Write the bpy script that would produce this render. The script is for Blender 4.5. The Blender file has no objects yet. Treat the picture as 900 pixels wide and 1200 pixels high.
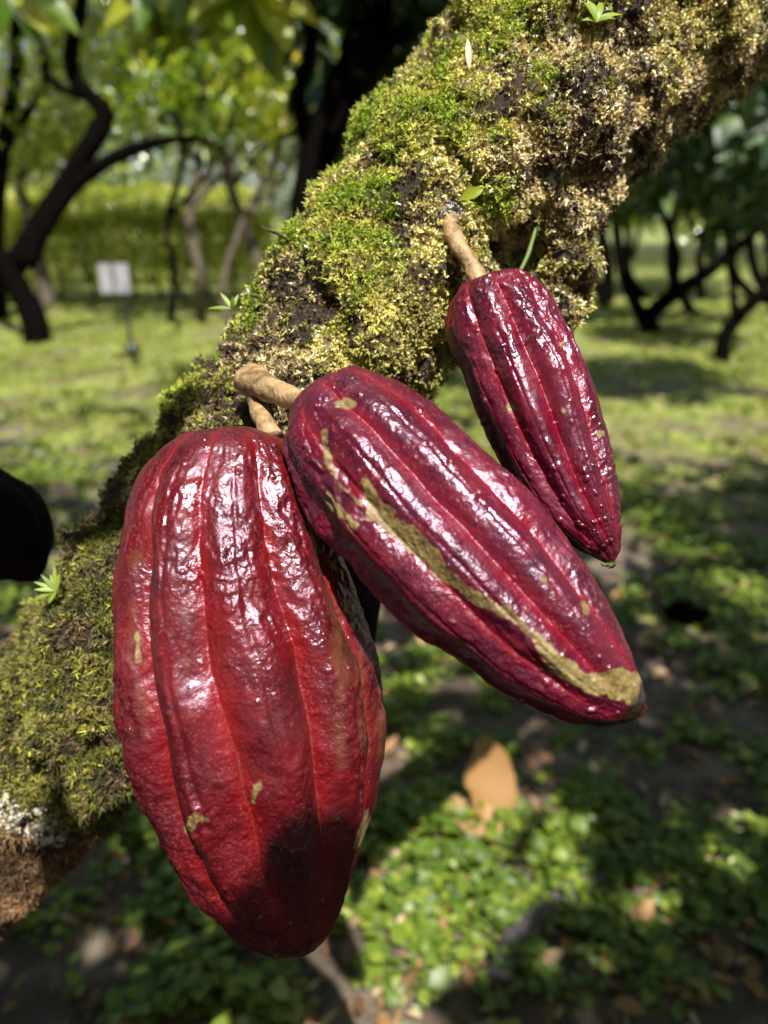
import bpy, math, random
import numpy as np
from mathutils import Vector, Matrix

# ------------------------------------------------------------------ camera, world, sun
SC = bpy.context.scene
COL = SC.collection
PITCH = math.radians(21.25)
CAMZ = 1.10
FPX = 900.0                                   # focal length in pixels of the 900x1200 photograph
cam_data = bpy.data.cameras.new("camera")
cam = bpy.data.objects.new("camera", cam_data)
COL.objects.link(cam)
cam.location = (0, 0, CAMZ)
cam.rotation_euler = (math.pi / 2 - PITCH, 0, 0)
cam_data.sensor_fit = 'VERTICAL'
cam_data.sensor_height = 36
cam_data.lens = 27
cam_data.clip_start = 0.01
cam_data.clip_end = 300
cam_data.dof.use_dof = True
cam_data.dof.focus_distance = 0.312
cam_data.dof.aperture_fstop = 6.2
SC.camera = cam
SC.render.resolution_x, SC.render.resolution_y = 768, 1024

SUN_EL = math.radians(60)
SUN_AZ = math.atan2(0.10, -0.43)              # x, y: towards the sun, behind the camera
L = np.array([math.sin(SUN_AZ) * math.cos(SUN_EL), math.cos(SUN_AZ) * math.cos(SUN_EL), math.sin(SUN_EL)])
world = bpy.data.worlds.new("World")
SC.world = world
world.use_nodes = True
wn = world.node_tree.nodes
sky = wn.new('ShaderNodeTexSky')
sky.sky_type = 'NISHITA'
sky.sun_disc = False
sky.sun_elevation = SUN_EL
sky.sun_rotation = SUN_AZ
sky.air_density = 1.0
sky.dust_density = 2.0
wn['Background'].inputs['Strength'].default_value = 0.075
world.node_tree.links.new(sky.outputs[0], wn['Background'].inputs[0])
sun_data = bpy.data.lights.new("sun", 'SUN')
sun_data.energy = 5.0
sun_data.angle = math.radians(0.53)
sun_data.color = (1.0, 0.95, 0.86)
sun = bpy.data.objects.new("sun", sun_data)
COL.objects.link(sun)
sun.rotation_euler = Vector(L.tolist()).to_track_quat('Z', 'Y').to_euler()
SC.view_settings.view_transform = 'Standard'
SC.view_settings.look = 'None'
SC.view_settings.exposure = 1.12
SC.view_settings.gamma = 1
SC.view_settings.use_curve_mapping = False
SC.cycles.max_bounces = 7
SC.cycles.diffuse_bounces = 3
SC.cycles.glossy_bounces = 3
SC.cycles.transmission_bounces = 5
SC.cycles.transparent_max_bounces = 6
SC.cycles.use_denoising = True
SC.cycles.sample_clamp_indirect = 6

rng = np.random.default_rng(7)
random.seed(7)
CF = np.array([0, math.cos(PITCH), -math.sin(PITCH)])
CU = np.array([0, math.sin(PITCH), math.cos(PITCH)])
CR = np.array([1.0, 0, 0])
CP = np.array([0, 0, CAMZ])


def P(px, py, d):
    """photograph pixel + distance along the view axis -> metres in the place"""
    return CP + CF * d + CR * ((px - 450) / FPX * d) + CU * ((600 - py) / FPX * d)


def G(px, py, z=0.0):
    r = CF + CR * ((px - 450) / FPX) + CU * ((600 - py) / FPX)
    t = (z - CAMZ) / r[2]
    return CP + r * t


def proj(p):
    q = np.asarray(p) - CP
    d = q @ CF
    return 450 + FPX * (q @ CR) / d, 600 - FPX * (q @ CU) / d, d


# ------------------------------------------------------------------ numeric helpers
def _hash(ix, iy, iz, seed):
    h = (ix * 374761393 + iy * 668265263 + iz * 2147483647 + seed * 1274126177) & 0xFFFFFFFF
    h = ((h ^ (h >> 13)) * 1274126177) & 0xFFFFFFFF
    h = ((h ^ (h >> 16)) * 2246822519) & 0xFFFFFFFF
    return (h ^ (h >> 15)) & 0xFFFFFFFF


def perlin(p, seed=0):
    p = np.asarray(p, dtype=np.float64)
    i = np.floor(p).astype(np.int64)
    f = p - i
    u = f * f * f * (f * (f * 6 - 15) + 10)
    out = 0
    for dx in (0, 1):
        for dy in (0, 1):
            for dz in (0, 1):
                h = _hash(i[:, 0] + dx, i[:, 1] + dy, i[:, 2] + dz, seed)
                gx = ((h & 255) / 127.5 - 1)
                gy = (((h >> 8) & 255) / 127.5 - 1)
                gz = (((h >> 16) & 255) / 127.5 - 1)
                dot = gx * (f[:, 0] - dx) + gy * (f[:, 1] - dy) + gz * (f[:, 2] - dz)
                w = (u[:, 0] if dx else 1 - u[:, 0]) * (u[:, 1] if dy else 1 - u[:, 1]) * (u[:, 2] if dz else 1 - u[:, 2])
                out = out + dot * w
    return out * 1.3


def fbm(p, freq, octv=3, seed=0, gain=0.5):
    a, s, t = 1.0, 0, 0
    for k in range(octv):
        s = s + a * perlin(np.asarray(p) * freq * 2 ** k, seed + k * 17)
        t += a
        a *= gain
    return s / t


def sstep(a, b, x):
    t = np.clip((x - a) / (b - a), 0, 1)
    return t * t * (3 - 2 * t)


def unit(v):
    return v / np.maximum(np.linalg.norm(v, axis=-1, keepdims=True), 1e-9)


def catmull(pts, n):
    pts = np.asarray(pts, float)
    m = len(pts)
    ext = np.vstack([2 * pts[0] - pts[1], pts, 2 * pts[-1] - pts[-2]])
    ts = np.linspace(0, m - 1, n) if np.isscalar(n) else np.asarray(n) * (m - 1)
    k = np.minimum(ts.astype(int), m - 2)
    f = (ts - k)[:, None]
    p0, p1, p2, p3 = ext[k], ext[k + 1], ext[k + 2], ext[k + 3]
    return 0.5 * ((2 * p1) + (-p0 + p2) * f + (2 * p0 - 5 * p1 + 4 * p2 - p3) * f ** 2 + (-p0 + 3 * p1 - 3 * p2 + p3) * f ** 3)


def pchip(x, y, xi):
    x, y = np.asarray(x, float), np.asarray(y, float)
    h = np.diff(x)
    d = np.diff(y) / h
    m = np.zeros_like(y)
    m[0], m[-1] = d[0], d[-1]
    for i in range(1, len(x) - 1):
        if d[i - 1] * d[i] > 0:
            w1, w2 = 2 * h[i] + h[i - 1], h[i] + 2 * h[i - 1]
            m[i] = (w1 + w2) / (w1 / d[i - 1] + w2 / d[i])
    k = np.clip(np.searchsorted(x, xi) - 1, 0, len(x) - 2)
    t = (xi - x[k]) / h[k]
    return ((1 + 2 * t) * (1 - t) ** 2 * y[k] + t * (1 - t) ** 2 * h[k] * m[k] + t * t * (3 - 2 * t) * y[k + 1]
            + t * t * (t - 1) * h[k] * m[k + 1])


# ------------------------------------------------------------------ object helpers
def raw_mesh(name, verts, quads=None, tris=None, smooth=True, attrs=None, cols=None):
    me = bpy.data.meshes.new(name)
    verts = np.asarray(verts, np.float32)
    loops, starts, tot = [], [], 0
    for f, k in ((quads, 4), (tris, 3)):
        if f is not None and len(f):
            f = np.asarray(f, np.int32)
            loops.append(f.ravel())
            starts.append(tot + np.arange(len(f), dtype=np.int32) * k)
            tot += f.size
    loops = np.concatenate(loops)
    starts = np.concatenate(starts)
    me.vertices.add(len(verts))
    me.vertices.foreach_set('co', verts.ravel())
    me.loops.add(len(loops))
    me.loops.foreach_set('vertex_index', loops)
    me.polygons.add(len(starts))
    me.polygons.foreach_set('loop_start', starts.astype(np.int32))
    me.update(calc_edges=True)
    me.polygons.foreach_set('use_smooth', np.full(len(starts), smooth))
    for k, v in (attrs or {}).items():
        a = me.attributes.new(k, 'FLOAT', 'POINT')
        a.data.foreach_set('value', np.asarray(v, np.float32))
    for k, v in (cols or {}).items():
        a = me.attributes.new(k, 'FLOAT_COLOR', 'POINT')
        c = np.ones((len(v), 4), np.float32)
        c[:, :3] = v
        a.data.foreach_set('color', c.ravel())
    return me


def link(name, me, mat=None, parent=None):
    o = bpy.data.objects.new(name, me)
    COL.objects.link(o)
    if mat is not None:
        me.materials.clear()
        me.materials.append(mat)
    if parent is not None:
        o.parent = parent
        o.matrix_parent_inverse = Matrix.Translation(-Vector(parent.location))
    return o


def tag(o, label=None, cat=None, group=None, kind=None):
    for k, v in (('label', label), ('category', cat), ('group', group), ('kind', kind)):
        if v:
            o[k] = v
    return o


def empty(name, loc, label, cat, group=None):
    o = bpy.data.objects.new(name, None)
    COL.objects.link(o)
    o.location = [float(c) for c in loc]
    o.empty_display_size = 0.05
    return tag(o, label, cat, group)


def join(parts):
    """parts: list of (verts, quads, attrs) -> one"""
    vs, qs, at, n = [], [], {}, 0
    for v, q, a in parts:
        vs.append(v)
        qs.append(np.asarray(q) + n)
        for k, x in a.items():
            at.setdefault(k, []).append(np.broadcast_to(x, (len(v),)) if np.ndim(x) == 0 else x)
        n += len(v)
    return np.vstack(vs), np.vstack(qs), {k: np.concatenate(x) for k, x in at.items()}


def tube(pts, radii, nseg=10, nlen=24, wob=0.0, seed=0, freq=20):
    c = catmull(pts, nlen)
    r = np.interp(np.linspace(0, 1, nlen), np.linspace(0, 1, len(radii)), radii)
    t = unit(np.gradient(c, axis=0))
    ref = np.array([0.31, 0.52, 0.79])
    n1 = unit(np.cross(t, ref))
    n2 = np.cross(t, n1)
    th = np.linspace(0, 2 * math.pi, nseg, endpoint=False)
    ring = np.cos(th)[None, :, None] * n1[:, None] + np.sin(th)[None, :, None] * n2[:, None]
    base = c[:, None] + ring * r[:, None, None]
    if wob:
        nz = fbm(base.reshape(-1, 3), freq, 3, seed).reshape(nlen, nseg, 1)
        base = base + ring * nz * wob * r[:, None, None]
    v = base.reshape(-1, 3)
    i, j = np.meshgrid(np.arange(nlen - 1), np.arange(nseg), indexing='ij')
    j2 = (j + 1) % nseg
    q = np.stack([i * nseg + j, i * nseg + j2, (i + 1) * nseg + j2, (i + 1) * nseg + j], -1).reshape(-1, 4)
    # caps: fans made of quads that close to the centre
    n = len(v)
    v = np.vstack([v, c[:1], c[-1:]])
    capa = np.array([[n, (k + 2) % nseg, (k + 1) % nseg, k] for k in range(0, nseg, 2)])
    o = (nlen - 1) * nseg
    capb = np.array([[n + 1, o + k, o + (k + 1) % nseg, o + (k + 2) % nseg] for k in range(0, nseg, 2)])
    return v, np.vstack([q, capa, capb]), {}


def leaf_field(c, d, nrm, ln, wd, seg=3, droop=0.25, fold=0.25, tint=None, shape='lance'):
    """c,d,nrm: (N,3) base point, growing direction and face normal; ln,wd: (N,)"""
    N = len(c)
    d = unit(d)
    s = unit(np.cross(d, nrm))
    nn = np.cross(s, d)
    t = np.linspace(0, 1, seg + 1)
    if shape == 'lance':
        w = np.sin(np.pi * np.clip(t, 0, 1) ** 0.85) ** 0.8
        w[0] = 0.08
        w[-1] = 0.02
    elif shape == 'blade':
        w = 1 - t ** 2 * 0.95
    else:
        w = np.sqrt(np.clip(1 - (2 * t - 1) ** 2, 0.02, 1))
    ln_, wd_ = ln[:, None, None], wd[:, None, None]
    tt = t[None, :, None]
    bend = -nn[:, None] * (droop if np.ndim(droop) == 0 else droop[:, None, None]) * tt ** 2 * ln_
    mid = c[:, None] + d[:, None] * tt * ln_ + bend
    up = nn[:, None] * fold * wd_ * w[None, :, None] * 0.5
    side = s[:, None] * wd_ * w[None, :, None] * 0.5
    v = np.stack([mid - side + up, mid, mid + side + up], 2)          # N, seg+1, 3, 3
    V = v.reshape(-1, 3)
    base = (np.arange(N) * (seg + 1) * 3)[:, None, None]
    k = np.arange(seg)[None, :, None] * 3
    a = np.arange(2)[None, None, :]
    i0 = base + k + a
    Q = np.stack([i0, i0 + 1, i0 + 4, i0 + 3], -1).reshape(-1, 4)
    tint = rng.random(N) if tint is None else tint
    T = np.repeat(tint, (seg + 1) * 3)
    return V, Q, {'tint': T}


def rand_unit(n):
    return unit(rng.normal(size=(n, 3)))


# ------------------------------------------------------------------ materials
def new_mat(name):
    m = bpy.data.materials.new(name)
    m.use_nodes = True
    nt = m.node_tree
    return m, nt, nt.nodes['Principled BSDF'], nt.nodes['Material Output']


def N(nt, kind, **kw):
    n = nt.nodes.new(kind)
    for k, v in kw.items():
        if k in n.inputs.keys() if isinstance(k, str) else False:
            n.inputs[k].default_value = v
        else:
            setattr(n, k, v)
    return n


def ramp(nt, src, stops):
    r = nt.nodes.new('ShaderNodeValToRGB')
    e = r.color_ramp.elements
    while len(e) < len(stops):
        e.new(0.5)
    for i, (p, c) in enumerate(stops):
        e[i].position = p
        e[i].color = (*c, 1)
    nt.links.new(src, r.inputs[0])
    return r.outputs[0]


def mixc(nt, fac, a, b, mode='MIX'):
    m = nt.nodes.new('ShaderNodeMix')
    m.data_type = 'RGBA'
    m.blend_type = mode
    for sock, val in ((m.inputs[0], fac), (m.inputs[6], a), (m.inputs[7], b)):
        if isinstance(val, bpy.types.NodeSocket):
            nt.links.new(val, sock)
        else:
            sock.default_value = val if np.isscalar(val) else (*val, 1)
    return m.outputs[2]


def noise(nt, scale, detail=3, vec=None, rough=0.55):
    n = nt.nodes.new('ShaderNodeTexNoise')
    n.inputs['Scale'].default_value = scale
    n.inputs['Detail'].default_value = detail
    n.inputs['Roughness'].default_value = rough
    if vec is not None:
        nt.links.new(vec, n.inputs['Vector'])
    return n.outputs[0]


def geo_pos(nt):
    return nt.nodes.new('ShaderNodeTexCoord').outputs['Object']


def attr(nt, name):
    a = nt.nodes.new('ShaderNodeAttribute')
    a.attribute_name = name
    return a


def math_n(nt, op, a, b=0.0):
    m = nt.nodes.new('ShaderNodeMath')
    m.operation = op
    for s, v in zip(m.inputs, (a, b)):
        if isinstance(v, bpy.types.NodeSocket):
            nt.links.new(v, s)
        else:
            s.default_value = v
    return m.outputs[0]


def leaf_mat(name, stops, rough=0.4, transl=0.35, tcol=(0.35, 0.5, 0.03), spec=0.5):
    m, nt, b, out = new_mat(name)
    c = ramp(nt, attr(nt, 'tint').outputs['Fac'], stops)
    nt.links.new(c, b.inputs['Base Color'])
    b.inputs['Roughness'].default_value = rough
    b.inputs['Specular IOR Level'].default_value = spec
    tr = nt.nodes.new('ShaderNodeBsdfTranslucent')
    nt.links.new(mixc(nt, 1.0, mixc(nt, 0.3, mixc(nt, 1.0, c, (3.0, 2.6, 2.0), 'MULTIPLY'), tcol), (0.8, 0.8, 0.8), 'MULTIPLY'), tr.inputs[0])
    mx = nt.nodes.new('ShaderNodeMixShader')
    mx.inputs[0].default_value = transl
    nt.links.new(b.outputs[0], mx.inputs[1])
    nt.links.new(tr.outputs[0], mx.inputs[2])
    nt.links.new(mx.outputs[0], out.inputs[0])
    return m


def bark_mat(name, c1, c2, scale=30, bump=0.01, rough=0.85, spec=0.5):
    m, nt, b, out = new_mat(name)
    b.inputs['Specular IOR Level'].default_value = spec
    p = geo_pos(nt)
    n = noise(nt, scale, 5, p, 0.65)
    nt.links.new(ramp(nt, n, [(0.3, c1), (0.7, c2)]), b.inputs['Base Color'])
    b.inputs['Roughness'].default_value = rough
    bp = nt.nodes.new('ShaderNodeBump')
    bp.inputs['Distance'].default_value = bump
    bp.inputs['Strength'].default_value = 1
    nt.links.new(n, bp.inputs['Height'])
    nt.links.new(bp.outputs[0], b.inputs['Normal'])
    return m


def flat_mat(name, c, rough=0.6, var=0.25, scale=40):
    m, nt, b, out = new_mat(name)
    n = noise(nt, scale, 4, geo_pos(nt))
    nt.links.new(ramp(nt, n, [(0.25, tuple(x * (1 - var) for x in c)), (0.75, tuple(min(1, x * (1 + var)) for x in c))]), b.inputs['Base Color'])
    b.inputs['Roughness'].default_value = rough
    return m


M = {}
M['leaf_mid'] = leaf_mat('mid_green_leaf', [(0, (0.02, 0.06, 0.008)), (0.45, (0.07, 0.14, 0.012)), (0.8, (0.17, 0.24, 0.015)), (1, (0.35, 0.36, 0.03))], rough=.32, transl=0.45, tcol=(0.5, 0.62, 0.04))
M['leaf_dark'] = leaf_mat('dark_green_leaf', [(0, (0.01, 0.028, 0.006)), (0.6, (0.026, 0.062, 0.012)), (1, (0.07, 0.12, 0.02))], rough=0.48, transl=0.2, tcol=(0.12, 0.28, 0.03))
M['leaf_glossy'] = leaf_mat('glossy_green_leaf', [(0, (0.01, 0.035, 0.004)), (0.45, (0.04, 0.09, 0.008)), (0.7, (0.2, 0.27, 0.02)), (1, (0.6, 0.6, 0.13))], rough=0.16, transl=0.5, tcol=(0.6, 0.7, 0.05), spec=1.0)  # near-black and pale stops put shaded gaps and glints into the leaf colour
M['leaf_yellow'] = leaf_mat('yellow_green_leaf', [(0, (0.07, 0.13, 0.01)), (0.5, (0.24, 0.30, 0.02)), (1, (0.55, 0.52, 0.1))], rough=0.3, transl=0.45, tcol=(0.5, 0.55, 0.05))
M['clover'] = leaf_mat('ground_leaf', [(0, (0.04, 0.08, 0.010)), (0.45, (0.10, 0.16, 0.015)), (0.85, (0.22, 0.27, 0.03)), (1, (0.38, 0.38, 0.13))], rough=0.45, transl=0.3, tcol=(0.3, 0.5, 0.03))
M['grass'] = leaf_mat('short_grass', [(0, (0.06, 0.10, 0.012)), (0.5, (0.15, 0.20, 0.02)), (0.85, (0.26, 0.29, 0.035)), (1, (0.4, 0.36, 0.12))], rough=0.55, transl=0.3, tcol=(0.35, 0.5, 0.04))
M['dry_leaf'] = leaf_mat('dry_leaf', [(0, (0.12, 0.06, 0.025)), (0.5, (0.28, 0.15, 0.05)), (1, (0.42, 0.32, 0.2))], rough=0.6, transl=0.15, tcol=(0.4, 0.2, 0.05))
M['bark_shade_black'] = bark_mat('shade_black_bark', (0.001, 0.0009, 0.0008), (0.005, 0.004, 0.0035), 25, spec=0.0)  # shade on the trunks is put into the bark colour, almost black
M['bark_brown'] = bark_mat('brown_bark', (0.03, 0.023, 0.014), (0.09, 0.065, 0.04), 25)
M['stalk'] = bark_mat('woody_stalk', (0.08, 0.045, 0.02), (0.42, 0.28, 0.14), 130, 0.002, 0.5)
M['twig'] = bark_mat('grey_twig', (0.04, 0.035, 0.034), (0.15, 0.13, 0.13), 60, 0.003)
M['sprout'] = leaf_mat('sprout_leaf', [(0, (0.09, 0.16, 0.01)), (1, (0.2, 0.28, 0.03))], rough=0.5, transl=0.25, tcol=(0.5, 0.65, 0.04))


# ------------------------------------------------------------------ ground
def ground_h(x, y):
    p = np.stack([x, y, np.zeros_like(x)], -1)
    fade = np.clip(1.2 - np.hypot(x, y) / 30, 0.2, 1)
    return (fbm(p, 0.9, 2, 3) * 0.05 + fbm(p, 6, 3, 5) * 0.022) * fade - 0.02


def build_ground():
    # polar sheet: fine near the camera, reaching the horizon
    rr = np.concatenate([np.linspace(0, 6, 260), 6 * np.exp(np.linspace(0.02, 3.4, 90))])
    th = np.linspace(0, 2 * math.pi, 420, endpoint=False)
    R, T = np.meshgrid(rr, th, indexing='ij')
    x, y = R * np.sin(T), R * np.cos(T)
    z = ground_h(x.ravel(), y.ravel())
    v = np.stack([x.ravel(), y.ravel(), z], -1)
    nr, nt_ = len(rr), len(th)
    i, j = np.meshgrid(np.arange(nr - 1), np.arange(nt_), indexing='ij')
    j2 = (j + 1) % nt_
    q = np.stack([i * nt_ + j, (i + 1) * nt_ + j, (i + 1) * nt_ + j2, i * nt_ + j2], -1).reshape(-1, 4)
    m, nt, b, out = new_mat('forest_soil')
    p = geo_pos(nt)
    n1 = noise(nt, 9, 6, p, 0.65)
    soil = ramp(nt, n1, [(0.3, (0.035, 0.024, 0.016)), (0.5, (0.09, 0.066, 0.046)), (0.7, (0.22, 0.18, 0.13))])
    n2 = noise(nt, 1.6, 5, p, 0.7)
    green = ramp(nt, noise(nt, 22, 4, p), [(0.3, (0.07, 0.10, 0.012)), (0.55, (0.19, 0.23, 0.035)), (0.72, (0.36, 0.34, 0.12))])
    sep = nt.nodes.new('ShaderNodeSeparateXYZ')
    nt.links.new(p, sep.inputs[0])
    far = nt.nodes.new('ShaderNodeMapRange')
    nt.links.new(sep.outputs[1], far.inputs[0])
    far.inputs[1].default_value, far.inputs[2].default_value = 1.8, 5.0
    far.inputs[3].default_value, far.inputs[4].default_value = -0.1, 0.10
    f = ramp(nt, math_n(nt, 'ADD', n2, far.outputs[0]), [(0.48, (0, 0, 0)), (0.62, (1, 1, 1))])
    nt.links.new(mixc(nt, f, soil, green), b.inputs['Base Color'])
    b.inputs['Roughness'].default_value = 0.7
    bp = nt.nodes.new('ShaderNodeBump')
    bp.inputs['Distance'].default_value = 0.03
    n1 = math_n(nt, 'ADD', n1, math_n(nt, 'MULTIPLY', noise(nt, 70, 5, p, .7), .35))
    nt.links.new(n1, bp.inputs['Height'])
    nt.links.new(bp.outputs[0], b.inputs['Normal'])
    o = link('ground', raw_mesh('ground', v, q), m)
    tag(o, 'damp brown soil patched with moss and short grass', 'ground', kind='structure')


build_ground()


def gz(x, y):
    return float(ground_h(np.array([x], float), np.array([y], float))[0])


def build_groundcover():
    # broad little leaves near the tree
    n = 110000
    y = rng.uniform(0.3, 3.8, n) ** 1.0
    x = rng.uniform(-1, 1, n) * (0.55 + y * 0.72)
    p = np.stack([x, y, 0 * x], -1)
    dens = fbm(p, 2.3, 3, 41) * 0.9 + fbm(p, 8, 3, 43) * 1.0 + rng.normal(0, .06, n)
    keep = dens > 0.05 + sstep(1.6, 3.6, y) * 0.12
    x, y = x[keep], y[keep]
    n = len(x)
    h = rng.uniform(0.004, 0.05, n) * (0.6 + 0.8 * sstep(0, 0.5, dens[keep]))
    c = np.stack([x, y, ground_h(x, y) + h], -1)
    a = rng.uniform(0, 2 * math.pi, n)
    d = np.stack([np.cos(a), np.sin(a), rng.uniform(-0.3, 0.5, n)], -1)
    nr = unit(np.stack([rng.normal(0, .35, n), rng.normal(-.1, .35, n), np.ones(n)], -1))
    ln = rng.uniform(0.010, 0.026, n) * rng.choice([1, 1, 1.35], n)
    V, Q, A = leaf_field(c, d, nr, ln, ln * rng.uniform(.75, 1, n), 3, 0.25, 0.2, tint=np.clip(rng.beta(2, 2.4, n) + 0.25 * fbm(c, 3, 2, 9), 0, 1), shape='round')
    # broad blade grass and tiny weeds further out
    n = 90000
    y2 = 2.2 + rng.random(n) ** 0.8 * 8.5
    x2 = rng.uniform(-1, 1, n) * (0.8 + y2 * 0.62)
    p = np.stack([x2, y2, 0 * x2], -1)
    dens2 = fbm(p, 0.9, 3, 51) + 0.6 * fbm(p, 4, 2, 53)
    keep = dens2 > -0.05 + 0.25 * (1 - sstep(2.5, 4, y2))
    x2, y2 = x2[keep], y2[keep]
    n = len(x2)
    c = np.stack([x2, y2, ground_h(x2, y2)], -1)
    d = unit(np.stack([rng.normal(0, .7, n), rng.normal(0, .7, n), np.ones(n)], -1))
    nr = rand_unit(n)
    ln = rng.uniform(0.02, 0.05, n)
    V2, Q2, A2 = leaf_field(c, d, nr, ln, rng.uniform(.008, .02, n), 2, 0.5, 0.1, shape='blade')
    o = link('ground_cover', raw_mesh('ground_cover', V, Q, attrs=A), M['clover'])
    tag(o, 'low carpet of small round green leaves over damp soil', 'ground cover', kind='stuff')
    o = link('grass', raw_mesh('grass', V2, Q2, attrs=A2), M['grass'])
    tag(o, 'short patchy grass spreading between the cacao trees', 'grass', kind='stuff')


build_groundcover()


def build_litter():
    n = 15000
    y = 0.4 + rng.random(n) ** 1.9 * 11
    x = rng.uniform(-1, 1, n) * (0.6 + y * 0.66)
    c = np.stack([x, y, ground_h(x, y) + rng.uniform(.004, .02, n)], -1)
    a = rng.uniform(0, 2 * math.pi, n)
    d = np.stack([np.cos(a), np.sin(a), rng.uniform(-.1, .25, n)], -1)
    nr = unit(np.stack([rng.normal(0, .3, n), rng.normal(0, .3, n), np.ones(n)], -1))
    ln = 0.008 + 0.05 * rng.random(n) ** 2.2
    V, Q, A = leaf_field(c, d, nr, ln, ln * rng.uniform(.25, .5, n), 4, rng.uniform(-.6, .7, n), 0.6, tint=rng.random(n) ** 2)
    o = link('leaf_litter', raw_mesh('leaf_litter', V, Q, attrs=A), M['dry_leaf'])
    tag(o, 'thin litter of small brown dead leaves on the soil', 'leaf litter', kind='stuff')


build_litter()

# ------------------------------------------------------------------ the mossy leaning tree
TR = [(-110, 1130, .56, 66), (-48, 1010, .50, 82), (62, 880, .455, 98), (146, 768, .43, 104), (256, 600, .415, 106), (374, 447, .405, 110),
      (468, 318, .405, 119), (550, 208, .412, 126), (668, 82, .425, 136), (850, -52, .45, 126), (1060, -190, .50, 104)]



HOLLOWS = [(515, 350, 17, .016), (532, 410, 24, .022), (606, 300, 30, .034), (619, 150, 19, .013), (589, 90, 15, .011), (752, 50, 15, .016), (744, 105, 14, .016),
           (736, 160, 13, .012), (384, 346, 17, .012), (432, 136, 13, .008), (650, 205, 12, .008), (560, 150, 12, .009), (480, 250, 12, .008), (690, 40, 12, .009), 
           (410, 420, 13, .009), (505, 60, 12, .008), (560, 40, 12, .007), (660, 110, 11, .008), (810, 60, 13, .010)]


def build_trunk():
    pts = [P(a, b, d) for a, b, d, r in TR]
    rad = [r * d / FPX for a, b, d, r in TR]
    low = [np.array([-0.66, 0.62, -0.12]), np.array([-0.61, 0.55, 0.08]), np.array([-0.50, 0.45, 0.36])]
    lowr = [0.13, 0.085, 0.055]
    top = [np.array([0.62, 0.62, 1.85]), np.array([0.9, 0.62, 2.35]), np.array([1.05, 0.5, 2.9])]
    topr = [0.055, 0.045, 0.03]
    tv, tq, _ = tube(low + pts + top, lowr + rad + topr, 32, 130)
    parts = [(tv, tq, {})]

    def blob(px, py, d, r, sx=1, sz=1):
        th = np.linspace(0, 2 * math.pi, 20, endpoint=False)
        ph = np.linspace(0.02, math.pi - 0.02, 12)
        A, B = np.meshgrid(ph, th, indexing='ij')
        c = P(px, py, d)
        rr = r * d / FPX
        v = np.stack([np.sin(A) * np.cos(B) * rr * sx, np.sin(A) * np.sin(B) * rr, np.cos(A) * rr * sz], -1).reshape(-1, 3) + c
        i, j = np.meshgrid(np.arange(11), np.arange(20), indexing='ij')
        j2 = (j + 1) % 20
        q = np.stack([i * 20 + j, (i + 1) * 20 + j, (i + 1) * 20 + j2, i * 20 + j2], -1).reshape(-1, 4)
        nv = len(v)
        v = np.vstack([v, c + [0, 0, rr * sz], c - [0, 0, rr * sz]])
        q = np.vstack([q, [[nv, k, k + 1, (k + 2) % 20] for k in range(0, 20, 2)], [[nv + 1, 220 + (k + 2) % 20, 221 + k, 220 + k] for k in range(0, 20, 2)]])
        parts.append((v, q, {}))
    blob(455, 405, .375, 62)
    blob(420, 340, .368, 60)
    blob(480, 350, .372, 45)
    blob(575, 170, .375, 70)
    blob(480, 190, .385, 62)
    blob(650, 150, .375, 72)
    blob(740, 90, .39, 62)
    blob(800, 60, .42, 50)
    blob(675, 300, .385, 20, 1, 1.6)
    blob(670, 335, .385, 21, 1, 1.5)
    blob(664, 366, .385, 20, 1, 1.3)
    blob(660, 255, .385, 42)
    blob(620, 232, .375, 30)
    blob(590, 262, .368, 13, .8, 2.2)
    blob(560, 300, .385, 40)
    blob(700, 225, .39, 30)
    blob(348, 385, .372, 44)
    blob(266, 496, .41, 40)
    blob(80, 750, .43, 55)
    blob(195, 650, .395, 50)
    blob(120, 860, .42, 60)
    v, q, _ = join(parts)
    me = raw_mesh('tmp', v, q)
    o = bpy.data.objects.new('tmp', me)
    COL.objects.link(o)
    md = o.modifiers.new('r', 'REMESH')
    md.mode = 'VOXEL'
    md.voxel_size = 0.0026
    dg = bpy.context.evaluated_depsgraph_get()
    ev = o.evaluated_get(dg)
    m2 = ev.to_mesh()
    nv = len(m2.vertices)
    V = np.empty(nv * 3, np.float32)
    m2.vertices.foreach_get('co', V)
    V = V.reshape(-1, 3).astype(float)
    NR = np.empty(nv * 3, np.float32)
    m2.vertices.foreach_get('normal', NR)
    NR = NR.reshape(-1, 3).astype(float)
    F = np.empty(len(m2.polygons) * 4, np.int32)
    lt = np.empty(len(m2.polygons), np.int32)
    m2.polygons.foreach_get('loop_total', lt)
    F = np.empty(int(lt.sum()), np.int32)
    m2.polygons.foreach_get('vertices', F)
    F = F.reshape(-1, 4) if (lt == 4).all() else None
    ev.to_mesh_clear()
    bpy.data.objects.remove(o)
    # gentle smoothing so that the joined lumps melt together
    E = np.vstack([F[:, [0, 1]], F[:, [1, 2]], F[:, [2, 3]], F[:, [3, 0]]])
    for _ in range(6):
        S = np.zeros_like(V)
        C = np.zeros(nv)
        np.add.at(S, E[:, 0], V[E[:, 1]])
        np.add.at(C, E[:, 0], 1)
        V = 0.4 * V + 0.6 * S / C[:, None]
    disp = fbm(V, 24, 2, 11) * 0.014 + fbm(V, 60, 3, 13) * 0.013 + fbm(V, 150, 2, 15) * 0.0045
    pit = np.clip(fbm(V, 42, 3, 19) - 0.13, 0, 1)
    disp = disp - pit * 0.072 + 0.002
    vx, vy, vd = proj(V)
    fr = np.sum(NR * unit(CP - V), 1) > -0.1
    for hx, hy, hr, hd in HOLLOWS:
        disp = disp - hd * np.exp(-((vx - hx) ** 2 + (vy - hy) ** 2) / hr ** 2) * fr
    V = V + NR * disp[:, None]
    return V, F


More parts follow.
